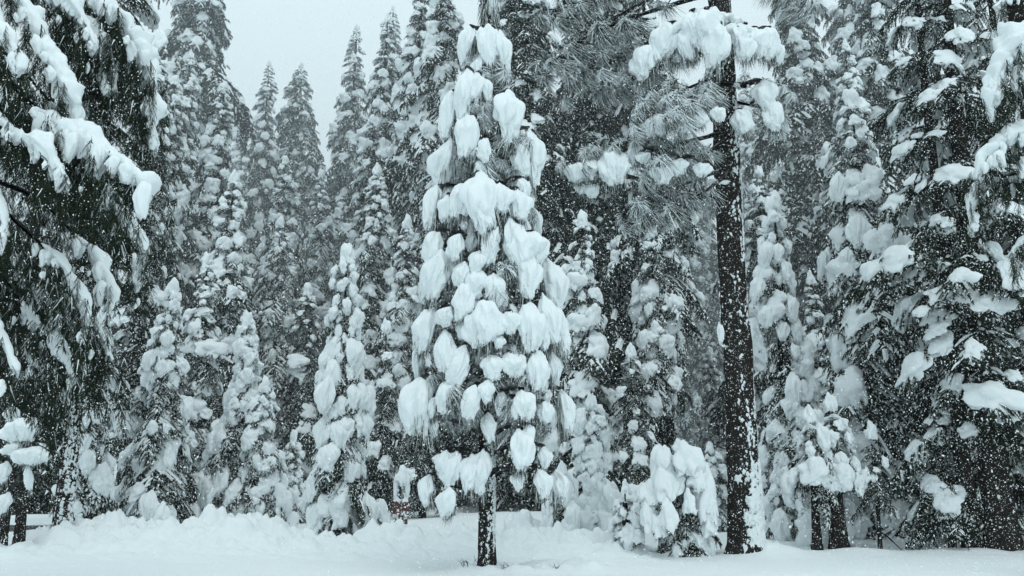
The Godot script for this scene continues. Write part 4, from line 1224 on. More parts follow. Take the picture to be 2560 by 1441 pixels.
	shoot_at(o, Vector3(-0.42, 0.00, -14.90), Vector3(-0.68, 4.48, -14.12), 0.26, 0.70)
	shoot_at(o, Vector3(-0.42, 0.00, -14.90), Vector3(0.00, 4.20, -14.20), 0.19, 0.52)
	shoot_at(o, Vector3(-0.42, 0.00, -14.90), Vector3(0.03, 3.55, -14.16), 0.24, 0.50)
	shoot_at(o, Vector3(-0.42, 0.00, -14.90), Vector3(0.29, 3.81, -14.49), 0.22, 0.49)
	shoot_at(o, Vector3(-0.42, 0.00, -14.90), Vector3(0.31, 3.46, -14.20), 0.14, 0.43)
	shoot_at(o, Vector3(-0.42, 0.00, -14.90), Vector3(0.15, 3.09, -14.42), 0.48, 0.82)
	shoot_at(o, Vector3(-0.42, 0.00, -14.90), Vector3(0.06, 2.66, -13.96), 0.15, 0.36)
	shoot_at(o, Vector3(-0.42, 0.00, -14.90), Vector3(-0.23, 2.70, -14.19), 0.15, 0.33)
	shoot_at(o, Vector3(-0.42, 0.00, -14.90), Vector3(-1.40, 2.64, -14.53), 0.14, 0.32)
	shoot_at(o, Vector3(-0.42, 0.00, -14.90), Vector3(-1.24, 2.69, -14.17), 0.17, 0.34)
	shoot_at(o, Vector3(-0.42, 0.00, -14.90), Vector3(0.14, 3.52, -14.50), 0.28, 0.39)
	shoot_at(o, Vector3(-0.42, 0.00, -14.90), Vector3(-0.18, 3.63, -13.89), 0.19, 0.22)
	shoot_at(o, Vector3(-0.42, 0.00, -14.90), Vector3(-0.37, 2.95, -13.86), 0.15, 0.28)
	shoot_at(o, Vector3(-0.42, 0.00, -14.90), Vector3(0.47, 3.22, -14.55), 0.21, 0.45)
	shoot_at(o, Vector3(-0.42, 0.00, -14.90), Vector3(0.27, 3.33, -14.36), 0.13, 0.34)
	shoot_at(o, Vector3(-0.42, 0.00, -14.90), Vector3(-0.15, 2.77, -14.14), 0.15, 0.26)
	shoot_at(o, Vector3(-0.42, 0.00, -14.90), Vector3(-0.64, 2.75, -14.07), 0.19, 0.53)
	shoot_at(o, Vector3(-0.42, 0.00, -14.90), Vector3(-0.40, 2.44, -14.17), 0.22, 0.48)
	shoot_at(o, Vector3(-0.42, 0.00, -14.90), Vector3(-1.23, 2.36, -14.25), 0.15, 0.31)
	brush_bough(o, [Vector3(-0.42, 3.28, -14.90), Vector3(-0.93, 2.93, -14.28)], 0.012, 5, 0.13, 0.30, 1)
	brush_bough(o, [Vector3(-0.42, 7.40, -14.90), Vector3(0.00, 7.05, -14.37)], 0.012, 5, 0.13, 0.30, 3)
	brush_bough(o, [Vector3(-0.42, 5.18, -14.90), Vector3(-1.02, 4.83, -15.33)], 0.012, 5, 0.13, 0.30, 3)
	brush_bough(o, [Vector3(-0.42, 7.90, -14.90), Vector3(-0.21, 7.55, -15.34)], 0.012, 5, 0.13, 0.30, 3)
	brush_bough(o, [Vector3(-0.42, 5.19, -14.90), Vector3(-0.59, 4.84, -15.80)], 0.012, 5, 0.13, 0.30, 1)
	brush_bough(o, [Vector3(-0.42, 4.64, -14.90), Vector3(-0.53, 4.29, -15.97)], 0.012, 5, 0.13, 0.30, 3)
	brush_bough(o, [Vector3(-0.42, 5.09, -14.90), Vector3(-0.34, 4.74, -14.28)], 0.012, 5, 0.13, 0.30, 3)
	brush_bough(o, [Vector3(-0.42, 6.95, -14.90), Vector3(-0.72, 6.60, -15.49)], 0.012, 5, 0.13, 0.30, 3)
	brush_bough(o, [Vector3(-0.42, 8.06, -14.90), Vector3(-0.40, 7.71, -14.52)], 0.012, 5, 0.13, 0.30, 1)
	brush_bough(o, [Vector3(-0.42, 3.75, -14.90), Vector3(-0.06, 3.40, -14.03)], 0.012, 5, 0.13, 0.30, 3)
	brush_bough(o, [Vector3(-0.42, 8.10, -14.90), Vector3(-0.10, 7.75, -15.14)], 0.012, 5, 0.13, 0.30, 3)
	brush_bough(o, [Vector3(-0.42, 8.15, -14.90), Vector3(-0.59, 7.80, -14.48)], 0.012, 5, 0.13, 0.30, 3)
	brush_bough(o, [Vector3(-0.42, 7.04, -14.90), Vector3(-0.09, 6.69, -14.70)], 0.012, 5, 0.13, 0.30, 1)
	brush_bough(o, [Vector3(-0.42, 7.89, -14.90), Vector3(-0.53, 7.54, -14.48)], 0.012, 5, 0.13, 0.30, 3)
	brush_bough(o, [Vector3(-0.42, 5.90, -14.90), Vector3(-0.62, 5.55, -15.30)], 0.012, 5, 0.13, 0.30, 3)
	brush_bough(o, [Vector3(-0.42, 4.22, -14.90), Vector3(-1.18, 3.87, -14.58)], 0.012, 5, 0.13, 0.30, 3)
	brush_bough(o, [Vector3(-0.42, 3.48, -14.90), Vector3(-1.34, 3.13, -15.44)], 0.012, 5, 0.13, 0.30, 1)
	brush_bough(o, [Vector3(-0.42, 4.58, -14.90), Vector3(-1.03, 4.23, -15.07)], 0.012, 5, 0.13, 0.30, 3)
	brush_bough(o, [Vector3(-0.42, 3.85, -14.90), Vector3(-0.74, 3.50, -15.45)], 0.012, 5, 0.13, 0.30, 3)
	brush_bough(o, [Vector3(-0.42, 8.33, -14.90), Vector3(-0.12, 7.98, -15.09)], 0.012, 5, 0.13, 0.30, 3)
	brush_bough(o, [Vector3(-0.42, 8.79, -14.90), Vector3(-0.66, 8.44, -14.66)], 0.012, 5, 0.13, 0.30, 1)
	brush_bough(o, [Vector3(-0.42, 7.27, -14.90), Vector3(-0.58, 6.92, -14.35)], 0.012, 5, 0.13, 0.30, 3)
	brush_bough(o, [Vector3(-0.42, 6.46, -14.90), Vector3(-0.23, 6.11, -15.42)], 0.012, 5, 0.13, 0.30, 3)
	brush_bough(o, [Vector3(-0.42, 7.24, -14.90), Vector3(0.14, 6.89, -15.04)], 0.012, 5, 0.13, 0.30, 3)
	brush_bough(o, [Vector3(-0.42, 5.58, -14.90), Vector3(0.07, 5.23, -14.48)], 0.012, 5, 0.13, 0.30, 1)
	brush_bough(o, [Vector3(-0.42, 4.33, -14.90), Vector3(-0.61, 3.98, -15.81)], 0.012, 5, 0.13, 0.30, 3)
	brush_bough(o, [Vector3(-0.42, 5.80, -14.90), Vector3(-0.12, 5.45, -14.26)], 0.012, 5, 0.13, 0.30, 3)
	brush_bough(o, [Vector3(-0.42, 6.28, -14.90), Vector3(-0.07, 5.93, -14.18)], 0.012, 5, 0.13, 0.30, 3)
	brush_bough(o, [Vector3(-0.42, 6.47, -14.90), Vector3(0.16, 6.12, -14.33)], 0.012, 5, 0.13, 0.30, 1)
	brush_bough(o, [Vector3(-0.42, 3.13, -14.90), Vector3(-0.92, 2.78, -14.00)], 0.012, 5, 0.13, 0.30, 3)
	brush_bough(o, [Vector3(-0.42, 6.03, -14.90), Vector3(-1.09, 5.68, -15.14)], 0.012, 5, 0.13, 0.30, 3)
	brush_bough(o, [Vector3(-0.42, 5.03, -14.90), Vector3(-0.65, 4.68, -14.34)], 0.012, 5, 0.13, 0.30, 3)
	brush_bough(o, [Vector3(-0.42, 2.81, -14.90), Vector3(-0.65, 2.46, -15.93)], 0.012, 5, 0.13, 0.30, 1)
	brush_bough(o, [Vector3(-0.42, 5.63, -14.90), Vector3(-0.46, 5.28, -15.49)], 0.012, 5, 0.13, 0.30, 3)
	brush_bough(o, [Vector3(-0.42, 3.80, -14.90), Vector3(-1.18, 3.45, -14.21)], 0.012, 5, 0.13, 0.30, 3)
	brush_bough(o, [Vector3(-0.42, 2.71, -14.90), Vector3(-1.18, 2.36, -14.92)], 0.012, 5, 0.13, 0.30, 3)
	brush_bough(o, [Vector3(-0.42, 7.36, -14.90), Vector3(-0.70, 7.01, -14.53)], 0.012, 5, 0.13, 0.30, 1)
	brush_bough(o, [Vector3(-0.42, 4.66, -14.90), Vector3(-1.36, 4.31, -15.15)], 0.012, 5, 0.13, 0.30, 3)
	brush_bough(o, [Vector3(-0.42, 4.33, -14.90), Vector3(-0.06, 3.98, -15.42)], 0.012, 5, 0.13, 0.30, 3)
	brush_bough(o, [Vector3(-0.42, 3.82, -14.90), Vector3(0.10, 3.47, -14.53)], 0.012, 5, 0.13, 0.30, 3)
	brush_bough(o, [Vector3(-0.42, 7.44, -14.90), Vector3(-0.48, 7.09, -15.31)], 0.012, 5, 0.13, 0.30, 1)
	brush_bough(o, [Vector3(-0.42, 3.37, -14.90), Vector3(-1.25, 3.02, -14.42)], 0.012, 5, 0.13, 0.30, 3)
	brush_bough(o, [Vector3(-0.42, 7.74, -14.90), Vector3(-0.42, 7.39, -15.45)], 0.012, 5, 0.13, 0.30, 3)
	brush_bough(o, [Vector3(-0.42, 3.15, -14.90), Vector3(-1.01, 2.80, -14.46)], 0.012, 5, 0.13, 0.30, 3)
	brush_bough(o, [Vector3(-0.42, 5.52, -14.90), Vector3(-0.90, 5.17, -15.12)], 0.012, 5, 0.13, 0.30, 1)
	brush_bough(o, [Vector3(-0.42, 3.71, -14.90), Vector3(-0.30, 3.36, -15.48)], 0.012, 5, 0.13, 0.30, 3)
	brush_bough(o, [Vector3(-0.42, 7.64, -14.90), Vector3(0.09, 7.29, -15.32)], 0.012, 5, 0.13, 0.30, 3)
	brush_bough(o, [Vector3(-0.42, 4.53, -14.90), Vector3(-1.25, 4.18, -15.18)], 0.012, 5, 0.13, 0.30, 3)
	brush_bough(o, [Vector3(-0.42, 6.30, -14.90), Vector3(0.29, 5.95, -15.01)], 0.012, 5, 0.13, 0.30, 1)
	brush_bough(o, [Vector3(-0.42, 4.00, -14.90), Vector3(0.11, 3.65, -15.54)], 0.012, 5, 0.13, 0.30, 3)
	brush_bough(o, [Vector3(-0.42, 6.06, -14.90), Vector3(-0.48, 5.71, -15.34)], 0.012, 5, 0.13, 0.30, 3)
	brush_bough(o, [Vector3(-0.42, 7.37, -14.90), Vector3(-0.69, 7.02, -15.34)], 0.012, 5, 0.13, 0.30, 3)
	brush_bough(o, [Vector3(-0.42, 5.49, -14.90), Vector3(-1.01, 5.14, -14.75)], 0.012, 5, 0.13, 0.30, 1)
	brush_bough(o, [Vector3(-0.42, 5.53, -14.90), Vector3(0.21, 5.18, -14.75)], 0.012, 5, 0.13, 0.30, 3)
	brush_bough(o, [Vector3(-0.42, 6.40, -14.90), Vector3(-1.05, 6.05, -14.67)], 0.012, 5, 0.13, 0.30, 3)
	brush_bough(o, [Vector3(-0.42, 8.95, -14.90), Vector3(-0.24, 8.60, -15.04)], 0.012, 5, 0.13, 0.30, 3)
	brush_bough(o, [Vector3(-0.42, 7.55, -14.90), Vector3(-0.69, 7.20, -15.16)], 0.012, 5, 0.13, 0.30, 1)
	brush_bough(o, [Vector3(-0.42, 4.37, -14.90), Vector3(-0.35, 4.02, -14.29)], 0.012, 5, 0.13, 0.30, 3)
	brush_bough(o, [Vector3(-0.42, 5.60, -14.90), Vector3(0.10, 5.25, -15.15)], 0.012, 5, 0.13, 0.30, 3)
	brush_bough(o, [Vector3(-0.42, 8.19, -14.90), Vector3(-0.54, 7.84, -15.24)], 0.012, 5, 0.13, 0.30, 3)
	brush_bough(o, [Vector3(-0.42, 8.09, -14.90), Vector3(-0.90, 7.74, -15.25)], 0.012, 5, 0.13, 0.30, 1)
	brush_bough(o, [Vector3(-0.42, 6.94, -14.90), Vector3(-0.45, 6.59, -15.37)], 0.012, 5, 0.13, 0.30, 3)
	brush_bough(o, [Vector3(-0.42, 7.67, -14.90), Vector3(0.16, 7.32, -15.17)], 0.012, 5, 0.13, 0.30, 3)
	brush_bough(o, [Vector3(-0.42, 4.88, -14.90), Vector3(-0.39, 4.53, -15.64)], 0.012, 5, 0.13, 0.30, 3)
	brush_bough(o, [Vector3(-0.42, 2.98, -14.90), Vector3(0.23, 2.63, -14.72)], 0.012, 5, 0.13, 0.30, 1)
	brush_bough(o, [Vector3(-0.42, 3.43, -14.90), Vector3(0.02, 3.08, -14.19)], 0.012, 5, 0.13, 0.30, 3)
	brush_bough(o, [Vector3(-0.42, 6.81, -14.90), Vector3(-1.01, 6.46, -15.04)], 0.012, 5, 0.13, 0.30, 3)
	brush_bough(o, [Vector3(-0.42, 6.42, -14.90), Vector3(-0.63, 6.07, -14.31)], 0.012, 5, 0.13, 0.30, 3)
	brush_bough(o, [Vector3(-0.42, 7.27, -14.90), Vector3(-0.76, 6.92, -14.66)], 0.012, 5, 0.13, 0.30, 1)
	brush_bough(o, [Vector3(-0.42, 8.44, -14.90), Vector3(-0.50, 8.09, -15.33)], 0.012, 5, 0.13, 0.30, 3)
	brush_bough(o, [Vector3(-0.42, 4.45, -14.90), Vector3(-1.29, 4.10, -15.06)], 0.012, 5, 0.13, 0.30, 3)
	brush_bough(o, [Vector3(-0.42, 3.56, -14.90), Vector3(0.27, 3.21, -14.89)], 0.012, 5, 0.13, 0.30, 3)
	brush_bough(o, [Vector3(-0.42, 7.48, -14.90), Vector3(-0.10, 7.13, -14.50)], 0.012, 5, 0.13, 0.30, 1)
	brush_bough(o, [Vector3(-0.42, 3.40, -14.90), Vector3(-0.25, 3.05, -14.26)], 0.012, 5, 0.13, 0.30, 3)
	brush_bough(o, [Vector3(-0.42, 4.66, -14.90), Vector3(-0.16, 4.31, -14.44)], 0.012, 5, 0.13, 0.30, 3)
	brush_bough(o, [Vector3(-0.42, 2.98, -14.90), Vector3(0.03, 2.63, -14.11)], 0.012, 5, 0.13, 0.30, 3)
	brush_bough(o, [Vector3(-0.42, 2.77, -14.90), Vector3(0.45, 2.42, -14.78)], 0.012, 5, 0.13, 0.30, 1)
	brush_bough(o, [Vector3(-0.42, 4.69, -14.90), Vector3(-0.58, 4.34, -15.42)], 0.012, 5, 0.13, 0.30, 3)
	brush_bough(o, [Vector3(-0.42, 4.66, -14.90), Vector3(-0.89, 4.31, -14.54)], 0.012, 5, 0.13, 0.30, 3)
	brush_bough(o, [Vector3(-0.42, 9.00, -14.90), Vector3(-0.38, 8.65, -14.71)], 0.012, 5, 0.13, 0.30, 3)
	brush_bough(o, [Vector3(-0.42, 5.14, -14.90), Vector3(-0.01, 4.79, -14.20)], 0.012, 5, 0.13, 0.30, 1)
	brush_bough(o, [Vector3(-0.42, 4.29, -14.90), Vector3(0.01, 3.94, -14.48)], 0.012, 5, 0.13, 0.30, 3)
	brush_bough(o, [Vector3(-0.42, 7.03, -14.90), Vector3(-0.51, 6.68, -14.30)], 0.012, 5, 0.13, 0.30, 3)
	brush_bough(o, [Vector3(-0.42, 5.08, -14.90), Vector3(0.18, 4.73, -15.17)], 0.012, 5, 0.13, 0.30, 3)
	brush_bough(o, [Vector3(-0.42, 3.70, -14.90), Vector3(-0.52, 3.35, -13.91)], 0.012, 5, 0.13, 0.30, 1)
	brush_bough(o, [Vector3(-0.42, 6.27, -14.90), Vector3(-0.69, 5.92, -14.50)], 0.012, 5, 0.13, 0.30, 3)
	brush_bough(o, [Vector3(-0.42, 6.68, -14.90), Vector3(0.25, 6.33, -15.03)], 0.012, 5, 0.13, 0.30, 3)
	brush_bough(o, [Vector3(-0.42, 2.60, -14.90), Vector3(0.25, 2.25, -14.77)], 0.012, 5, 0.13, 0.30, 3)
	brush_bough(o, [Vector3(-0.42, 3.27, -14.90), Vector3(0.22, 2.92, -14.75)], 0.012, 5, 0.13, 0.30, 1)
	brush_bough(o, [Vector3(-0.42, 6.46, -14.90), Vector3(0.00, 6.11, -15.21)], 0.012, 5, 0.13, 0.30, 3)
	brush_bough(o, [Vector3(-0.42, 9.07, -14.90), Vector3(-0.72, 8.72, -14.85)], 0.012, 5, 0.13, 0.30, 3)
	brush_bough(o, [Vector3(-0.42, 8.59, -14.90), Vector3(-0.23, 8.24, -14.98)], 0.012, 5, 0.13, 0.30, 3)
	brush_bough(o, [Vector3(-0.42, 4.03, -14.90), Vector3(-1.25, 3.68, -15.56)], 0.012, 5, 0.13, 0.30, 1)
	brush_bough(o, [Vector3(-0.42, 2.88, -14.90), Vector3(-0.72, 2.53, -13.84)], 0.012, 5, 0.13, 0.30, 3)
	brush_bough(o, [Vector3(-0.42, 3.00, -14.90), Vector3(-1.05, 2.65, -14.38)], 0.012, 5, 0.13, 0.30, 3)
	brush_bough(o, [Vector3(-0.42, 6.66, -14.90), Vector3(0.04, 6.31, -15.12)], 0.012, 5, 0.13, 0.30, 3)
	brush_bough(o, [Vector3(-0.42, 7.13, -14.90), Vector3(-0.48, 6.78, -15.52)], 0.012, 5, 0.13, 0.30, 1)
	brush_bough(o, [Vector3(-0.42, 5.70, -14.90), Vector3(0.11, 5.35, -15.18)], 0.012, 5, 0.13, 0.30, 3)
	brush_bough(o, [Vector3(-0.42, 4.73, -14.90), Vector3(-0.30, 4.38, -14.03)], 0.012, 5, 0.13, 0.30, 3)
	brush_bough(o, [Vector3(-0.42, 5.18, -14.90), Vector3(-0.49, 4.83, -14.31)], 0.012, 5, 0.13, 0.30, 3)
	brush_bough(o, [Vector3(-0.42, 6.98, -14.90), Vector3(-0.88, 6.63, -15.26)], 0.012, 5, 0.13, 0.30, 1)
	brush_bough(o, [Vector3(-0.42, 4.55, -14.90), Vector3(-1.07, 4.20, -14.85)], 0.012, 5, 0.13, 0.30, 3)
	brush_bough(o, [Vector3(-0.42, 6.90, -14.90), Vector3(0.08, 6.55, -14.83)], 0.012, 5, 0.13, 0.30, 3)
	brush_bough(o, [Vector3(-0.42, 7.28, -14.90), Vector3(-0.59, 6.93, -15.25)], 0.012, 5, 0.13, 0.30, 3)
	brush_bough(o, [Vector3(-0.42, 3.63, -14.90), Vector3(0.08, 3.28, -15.66)], 0.012, 5, 0.13, 0.30, 1)
	brush_bough(o, [Vector3(-0.42, 8.26, -14.90), Vector3(-0.10, 7.91, -15.23)], 0.012, 5, 0.13, 0.30, 3)
	brush_bough(o, [Vector3(-0.42, 8.42, -14.90), Vector3(-0.47, 8.07, -15.32)], 0.012, 5, 0.13, 0.30, 3)
	brush_bough(o, [Vector3(-0.42, 4.44, -14.90), Vector3(0.29, 4.09, -14.56)], 0.012, 5, 0.13, 0.30, 3)
	brush_bough(o, [Vector3(-0.42, 8.92, -14.90), Vector3(-0.18, 8.57, -14.71)], 0.012, 5, 0.13, 0.30, 1)
	brush_bough(o, [Vector3(-0.42, 2.98, -14.90), Vector3(0.45, 2.63, -14.42)], 0.012, 5, 0.13, 0.30, 3)
	part(o, "needles", brooms[0], leaf_mat, aim(0.0, 0.0, Vector3(0.42, 0.6, 0.42), Vector3(0, 10.62, 0)))
	part(o, "needles", brooms[1], leaf_mat, aim(2.4, 0.0, Vector3(0.42, 0.6, 0.42), Vector3(0, 10.51, 0)))
	part(o, "needles", brooms[2], leaf_mat, aim(4.8, 0.0, Vector3(0.42, 0.6, 0.42), Vector3(0, 10.40, 0)))
	part(o, "needles", brooms[3], leaf_mat, aim(7.2, 0.0, Vector3(0.42, 0.6, 0.42), Vector3(0, 10.29, 0)))
	part(o, "needles", brooms[0], leaf_mat, aim(9.6, 0.0, Vector3(0.42, 0.6, 0.42), Vector3(0, 10.18, 0)))
	part(o, "needles", brooms[1], leaf_mat, aim(12.0, 0.0, Vector3(0.42, 0.6, 0.42), Vector3(0, 10.07, 0)))
	part(o, "needles", brooms[2], leaf_mat, aim(14.4, 0.0, Vector3(0.42, 0.6, 0.42), Vector3(0, 9.96, 0)))
	part(o, "needles", brooms[3], leaf_mat, aim(16.8, 0.0, Vector3(0.42, 0.6, 0.42), Vector3(0, 9.85, 0)))
	part(o, "needles", brooms[0], leaf_mat, aim(19.2, 0.0, Vector3(0.42, 0.6, 0.42), Vector3(0, 9.74, 0)))
	part(o, "snow_load", hangs_small[0], snow_mat, aim(0.0, 0.0, Vector3(0.2, 0.42, 0.2), Vector3(-0.07, 10.47, 0.06)))
	part(o, "snow_load", hangs_small[1], snow_mat, aim(2.0, 0.0, Vector3(0.2, 0.42, 0.2), Vector3(0.00, 10.27, 0.06)))
	part(o, "snow_load", hangs_small[0], snow_mat, aim(4.0, 0.0, Vector3(0.2, 0.42, 0.2), Vector3(0.07, 10.07, 0.06)))
	rng.seed = 31
	o = thing("big_pine", "big old pine with a dark snow-speckled trunk and long needle boughs", "tree", "", Vector3(4.49, 0, -17.60))
	bark_trunk(o, 22, 0.295, 0.16, 5.0, 0.10)
	plaster(o, 12, 0.295, 0.225, 3000, 0.62, 0.55, 0.024, 1.35)
	plaster(o, 11, 0.295, 0.225, 500, 1.6, 1.1, 0.014, 1.2)
	plaster(o, 1.7, 0.315, 0.28, 330, 0.65, 0.55, 0.050, 1.5)
	brush_bough(o, [Vector3(4.49, 11.75, -17.60), Vector3(3.18, 11.04, -17.00), Vector3(2.11, 10.46, -16.60), Vector3(1.27, 9.87, -16.30), Vector3(0.86, 9.31, -16.20)], 0.050, 34, 0.26, 0.36, 0, 0.30)
	brush_bough(o, [Vector3(4.49, 11.37, -17.60), Vector3(3.54, 10.78, -17.20), Vector3(2.47, 9.99, -16.90), Vector3(1.62, 9.50, -16.70), Vector3(1.13, 9.37, -16.60)], 0.045, 34, 0.24, 0.36, 2, 0.30)
	brush_bough(o, [Vector3(4.49, 12.32, -17.60), Vector3(3.08, 11.47, -16.80), Vector3(1.77, 10.91, -16.30), Vector3(0.79, 10.40, -16.00)], 0.050, 30, 0.26, 0.36, 0, 0.30)
	brush_bough(o, [Vector3(4.49, 12.13, -17.60), Vector3(2.84, 11.69, -18.00), Vector3(1.78, 11.02, -18.20), Vector3(1.07, 10.55, -18.40)], 0.040, 22, 0.26, 0.36, 0, 0.30)
	brush_bough(o, [Vector3(4.49, 10.71, -17.60), Vector3(3.69, 10.32, -17.20), Vector3(2.80, 9.60, -17.00), Vector3(1.94, 9.07, -16.80)], 0.040, 26, 0.22, 0.36, 2, 0.25)
	brush_bough(o, [Vector3(4.49, 9.84, -17.40), Vector3(3.85, 9.20, -16.60), Vector3(3.10, 8.68, -16.10), Vector3(2.35, 8.06, -15.80)], 0.040, 30, 0.22, 0.36, 2, 0.20)
	brush_bough(o, [Vector3(4.49, 9.70, -17.40), Vector3(4.01, 8.89, -16.30), Vector3(3.49, 8.38, -15.80), Vector3(3.12, 7.94, -15.50)], 0.035, 20, 0.20, 0.36, 2, 0.20)
	brush_bough(o, [Vector3(4.49, 8.53, -17.60), Vector3(3.73, 8.12, -17.00), Vector3(2.84, 7.80, -16.60), Vector3(2.01, 7.65, -16.30), Vector3(1.22, 7.21, -16.10)], 0.045, 30, 0.22, 0.36, 2, 0.20)
	brush_bough(o, [Vector3(4.49, 8.35, -17.40), Vector3(3.91, 7.79, -16.80), Vector3(3.27, 7.48, -16.40), Vector3(2.59, 7.21, -16.10)], 0.040, 24, 0.20, 0.36, 3, 0.15)
	brush_bough(o, [Vector3(4.49, 7.74, -17.60), Vector3(3.69, 7.27, -17.00), Vector3(2.83, 6.84, -16.70), Vector3(2.15, 6.43, -16.40)], 0.040, 30, 0.22, 0.36, 0, 0.20)
	brush_bough(o, [Vector3(4.49, 7.56, -17.40), Vector3(3.80, 6.96, -16.80), Vector3(3.18, 6.62, -16.50), Vector3(2.58, 6.25, -16.20)], 0.035, 24, 0.20, 0.36, 0, 0.20)
	brush_bough(o, [Vector3(4.49, 9.56, -17.60), Vector3(5.09, 9.34, -17.00), Vector3(5.50, 8.98, -16.80)], 0.040, 10, 0.16, 0.34, 2, 0.40)
	brush_bough(o, [Vector3(4.49, 9.25, -17.60), Vector3(5.36, 8.81, -17.20), Vector3(5.52, 8.38, -17.00)], 0.030, 10, 0.16, 0.34, 2, 0.30)
	brush_bough(o, [Vector3(4.49, 11.94, -17.60), Vector3(5.52, 11.52, -17.20), Vector3(6.11, 11.13, -17.00)], 0.040, 12, 0.20, 0.34, 2, 0.40)
	brush_bough(o, [Vector3(4.49, 12.71, -17.60), Vector3(5.42, 14.01, -19.00), Vector3(5.20, 14.45, -20.00)], 0.040, 16, 0.30, 0.36, 0, 0.30)
	shoot(o, Vector3(3.47, 9.95, -16.82), Vector3(2.64, 9.83, -16.30), 0.46, 0.77, -0.31)
	shoot(o, Vector3(3.61, 10.13, -16.88), Vector3(2.88, 10.01, -16.40), 0.37, 0.64, -0.54)
	shoot(o, Vector3(3.72, 10.40, -16.82), Vector3(3.10, 10.28, -16.30), 0.51, 0.76, -0.42)
	shoot(o, Vector3(3.87, 10.24, -16.76), Vector3(3.37, 10.12, -16.20), 0.40, 0.72, 0.17)
	shoot(o, Vector3(3.97, 10.57, -16.70), Vector3(3.54, 10.45, -16.10), 0.49, 0.85, 0.10)
	shoot(o, Vector3(4.12, 10.56, -16.64), Vector3(3.82, 10.44, -16.00), 0.57, 0.93, -0.59)
	shoot(o, Vector3(4.23, 10.15, -16.52), Vector3(4.03, 10.03, -15.80), 0.53, 0.93, -0.32)
	shoot(o, Vector3(4.47, 10.26, -16.76), Vector3(4.46, 10.14, -16.20), 0.40, 0.58, 0.56)
	shoot(o, Vector3(4.54, 10.01, -16.70), Vector3(4.58, 9.89, -16.10), 0.40, 0.55, -0.34)
	shoot(o, Vector3(4.71, 10.32, -16.82), Vector3(4.88, 10.20, -16.30), 0.41, 0.67, 0.07)
	shoot(o, Vector3(4.87, 10.37, -16.88), Vector3(5.18, 10.25, -16.40), 0.41, 0.74, -0.10)
	shoot(o, Vector3(4.96, 10.09, -16.94), Vector3(5.34, 9.97, -16.50), 0.27, 0.48, 0.34)
	shoot(o, Vector3(3.85, 10.14, -17.00), Vector3(3.32, 10.02, -16.60), 0.36, 0.48, 0.13)
	shoot(o, Vector3(4.07, 10.21, -16.88), Vector3(3.73, 10.09, -16.40), 0.41, 0.52, 0.35)
	shoot(o, Vector3(4.22, 10.64, -16.82), Vector3(4.00, 10.52, -16.30), 0.53, 0.65, 0.04)
	shoot(o, Vector3(4.43, 10.43, -16.88), Vector3(4.38, 10.31, -16.40), 0.44, 0.48, -0.37)
	shoot(o, Vector3(2.73, 7.40, -16.70), Vector3(1.28, 7.28, -16.10), 0.40, 0.40, -0.39)
	shoot(o, Vector3(2.85, 7.49, -16.70), Vector3(1.51, 7.37, -16.10), 0.38, 0.44, -0.51)
	shoot(o, Vector3(3.03, 7.67, -16.70), Vector3(1.84, 7.55, -16.10), 0.44, 0.74, 0.39)
	shoot(o, Vector3(3.17, 7.58, -16.64), Vector3(2.09, 7.46, -16.00), 0.36, 0.64, -0.46)
	shoot(o, Vector3(3.33, 7.84, -16.76), Vector3(2.37, 7.72, -16.20), 0.35, 0.47, -0.57)
	shoot(o, Vector3(2.96, 7.72, -16.88), Vector3(1.71, 7.60, -16.40), 0.39, 0.45, 0.56)
	shoot(o, Vector3(3.14, 7.86, -16.88), Vector3(2.03, 7.74, -16.40), 0.41, 0.51, -0.36)
	shoot(o, Vector3(3.55, 7.34, -16.58), Vector3(2.79, 7.22, -15.90), 0.40, 0.44, 0.47)
	shoot(o, Vector3(3.75, 7.42, -16.58), Vector3(3.14, 7.30, -15.90), 0.34, 0.36, -0.50)
	shoot(o, Vector3(3.99, 7.34, -16.58), Vector3(3.58, 7.22, -15.90), 0.33, 0.30, -0.04)
	shoot(o, Vector3(3.52, 8.26, -16.52), Vector3(2.73, 8.14, -15.80), 0.38, 0.44, -0.33)
	shoot(o, Vector3(3.69, 8.46, -16.52), Vector3(3.04, 8.34, -15.80), 0.38, 0.40, 0.40)
	shoot(o, Vector3(3.93, 8.27, -16.40), Vector3(3.48, 8.15, -15.60), 0.30, 0.37, 0.14)
	shoot(o, Vector3(4.15, 8.42, -16.52), Vector3(3.87, 8.30, -15.80), 0.26, 0.32, 0.17)
	shoot(o, Vector3(3.86, 8.58, -16.52), Vector3(3.34, 8.46, -15.80), 0.34, 0.40, 0.31)
	shoot(o, Vector3(4.49, 8.61, -16.88), Vector3(4.49, 8.49, -16.40), 0.41, 0.53, 0.45)
	shoot(o, Vector3(4.77, 9.32, -17.00), Vector3(5.00, 9.20, -16.60), 0.47, 0.72, -0.18)
	shoot(o, Vector3(4.87, 8.89, -17.00), Vector3(5.19, 8.77, -16.60), 0.40, 0.68, 0.12)
	shoot(o, Vector3(4.90, 9.36, -17.12), Vector3(5.23, 9.24, -16.80), 0.40, 0.52, -0.07)
	shoot(o, Vector3(3.44, 8.18, -16.52), Vector3(2.59, 8.06, -15.80), 0.34, 0.36, -0.47)
	shoot(o, Vector3(3.36, 7.58, -16.64), Vector3(2.43, 7.46, -16.00), 0.29, 0.24, 0.40)
	shoot(o, Vector3(2.87, 7.08, -16.82), Vector3(1.54, 6.96, -16.30), 0.26, 0.32, 0.11)
	shoot(o, Vector3(2.74, 7.12, -16.82), Vector3(1.31, 7.00, -16.30), 0.23, 0.28, 0.38)
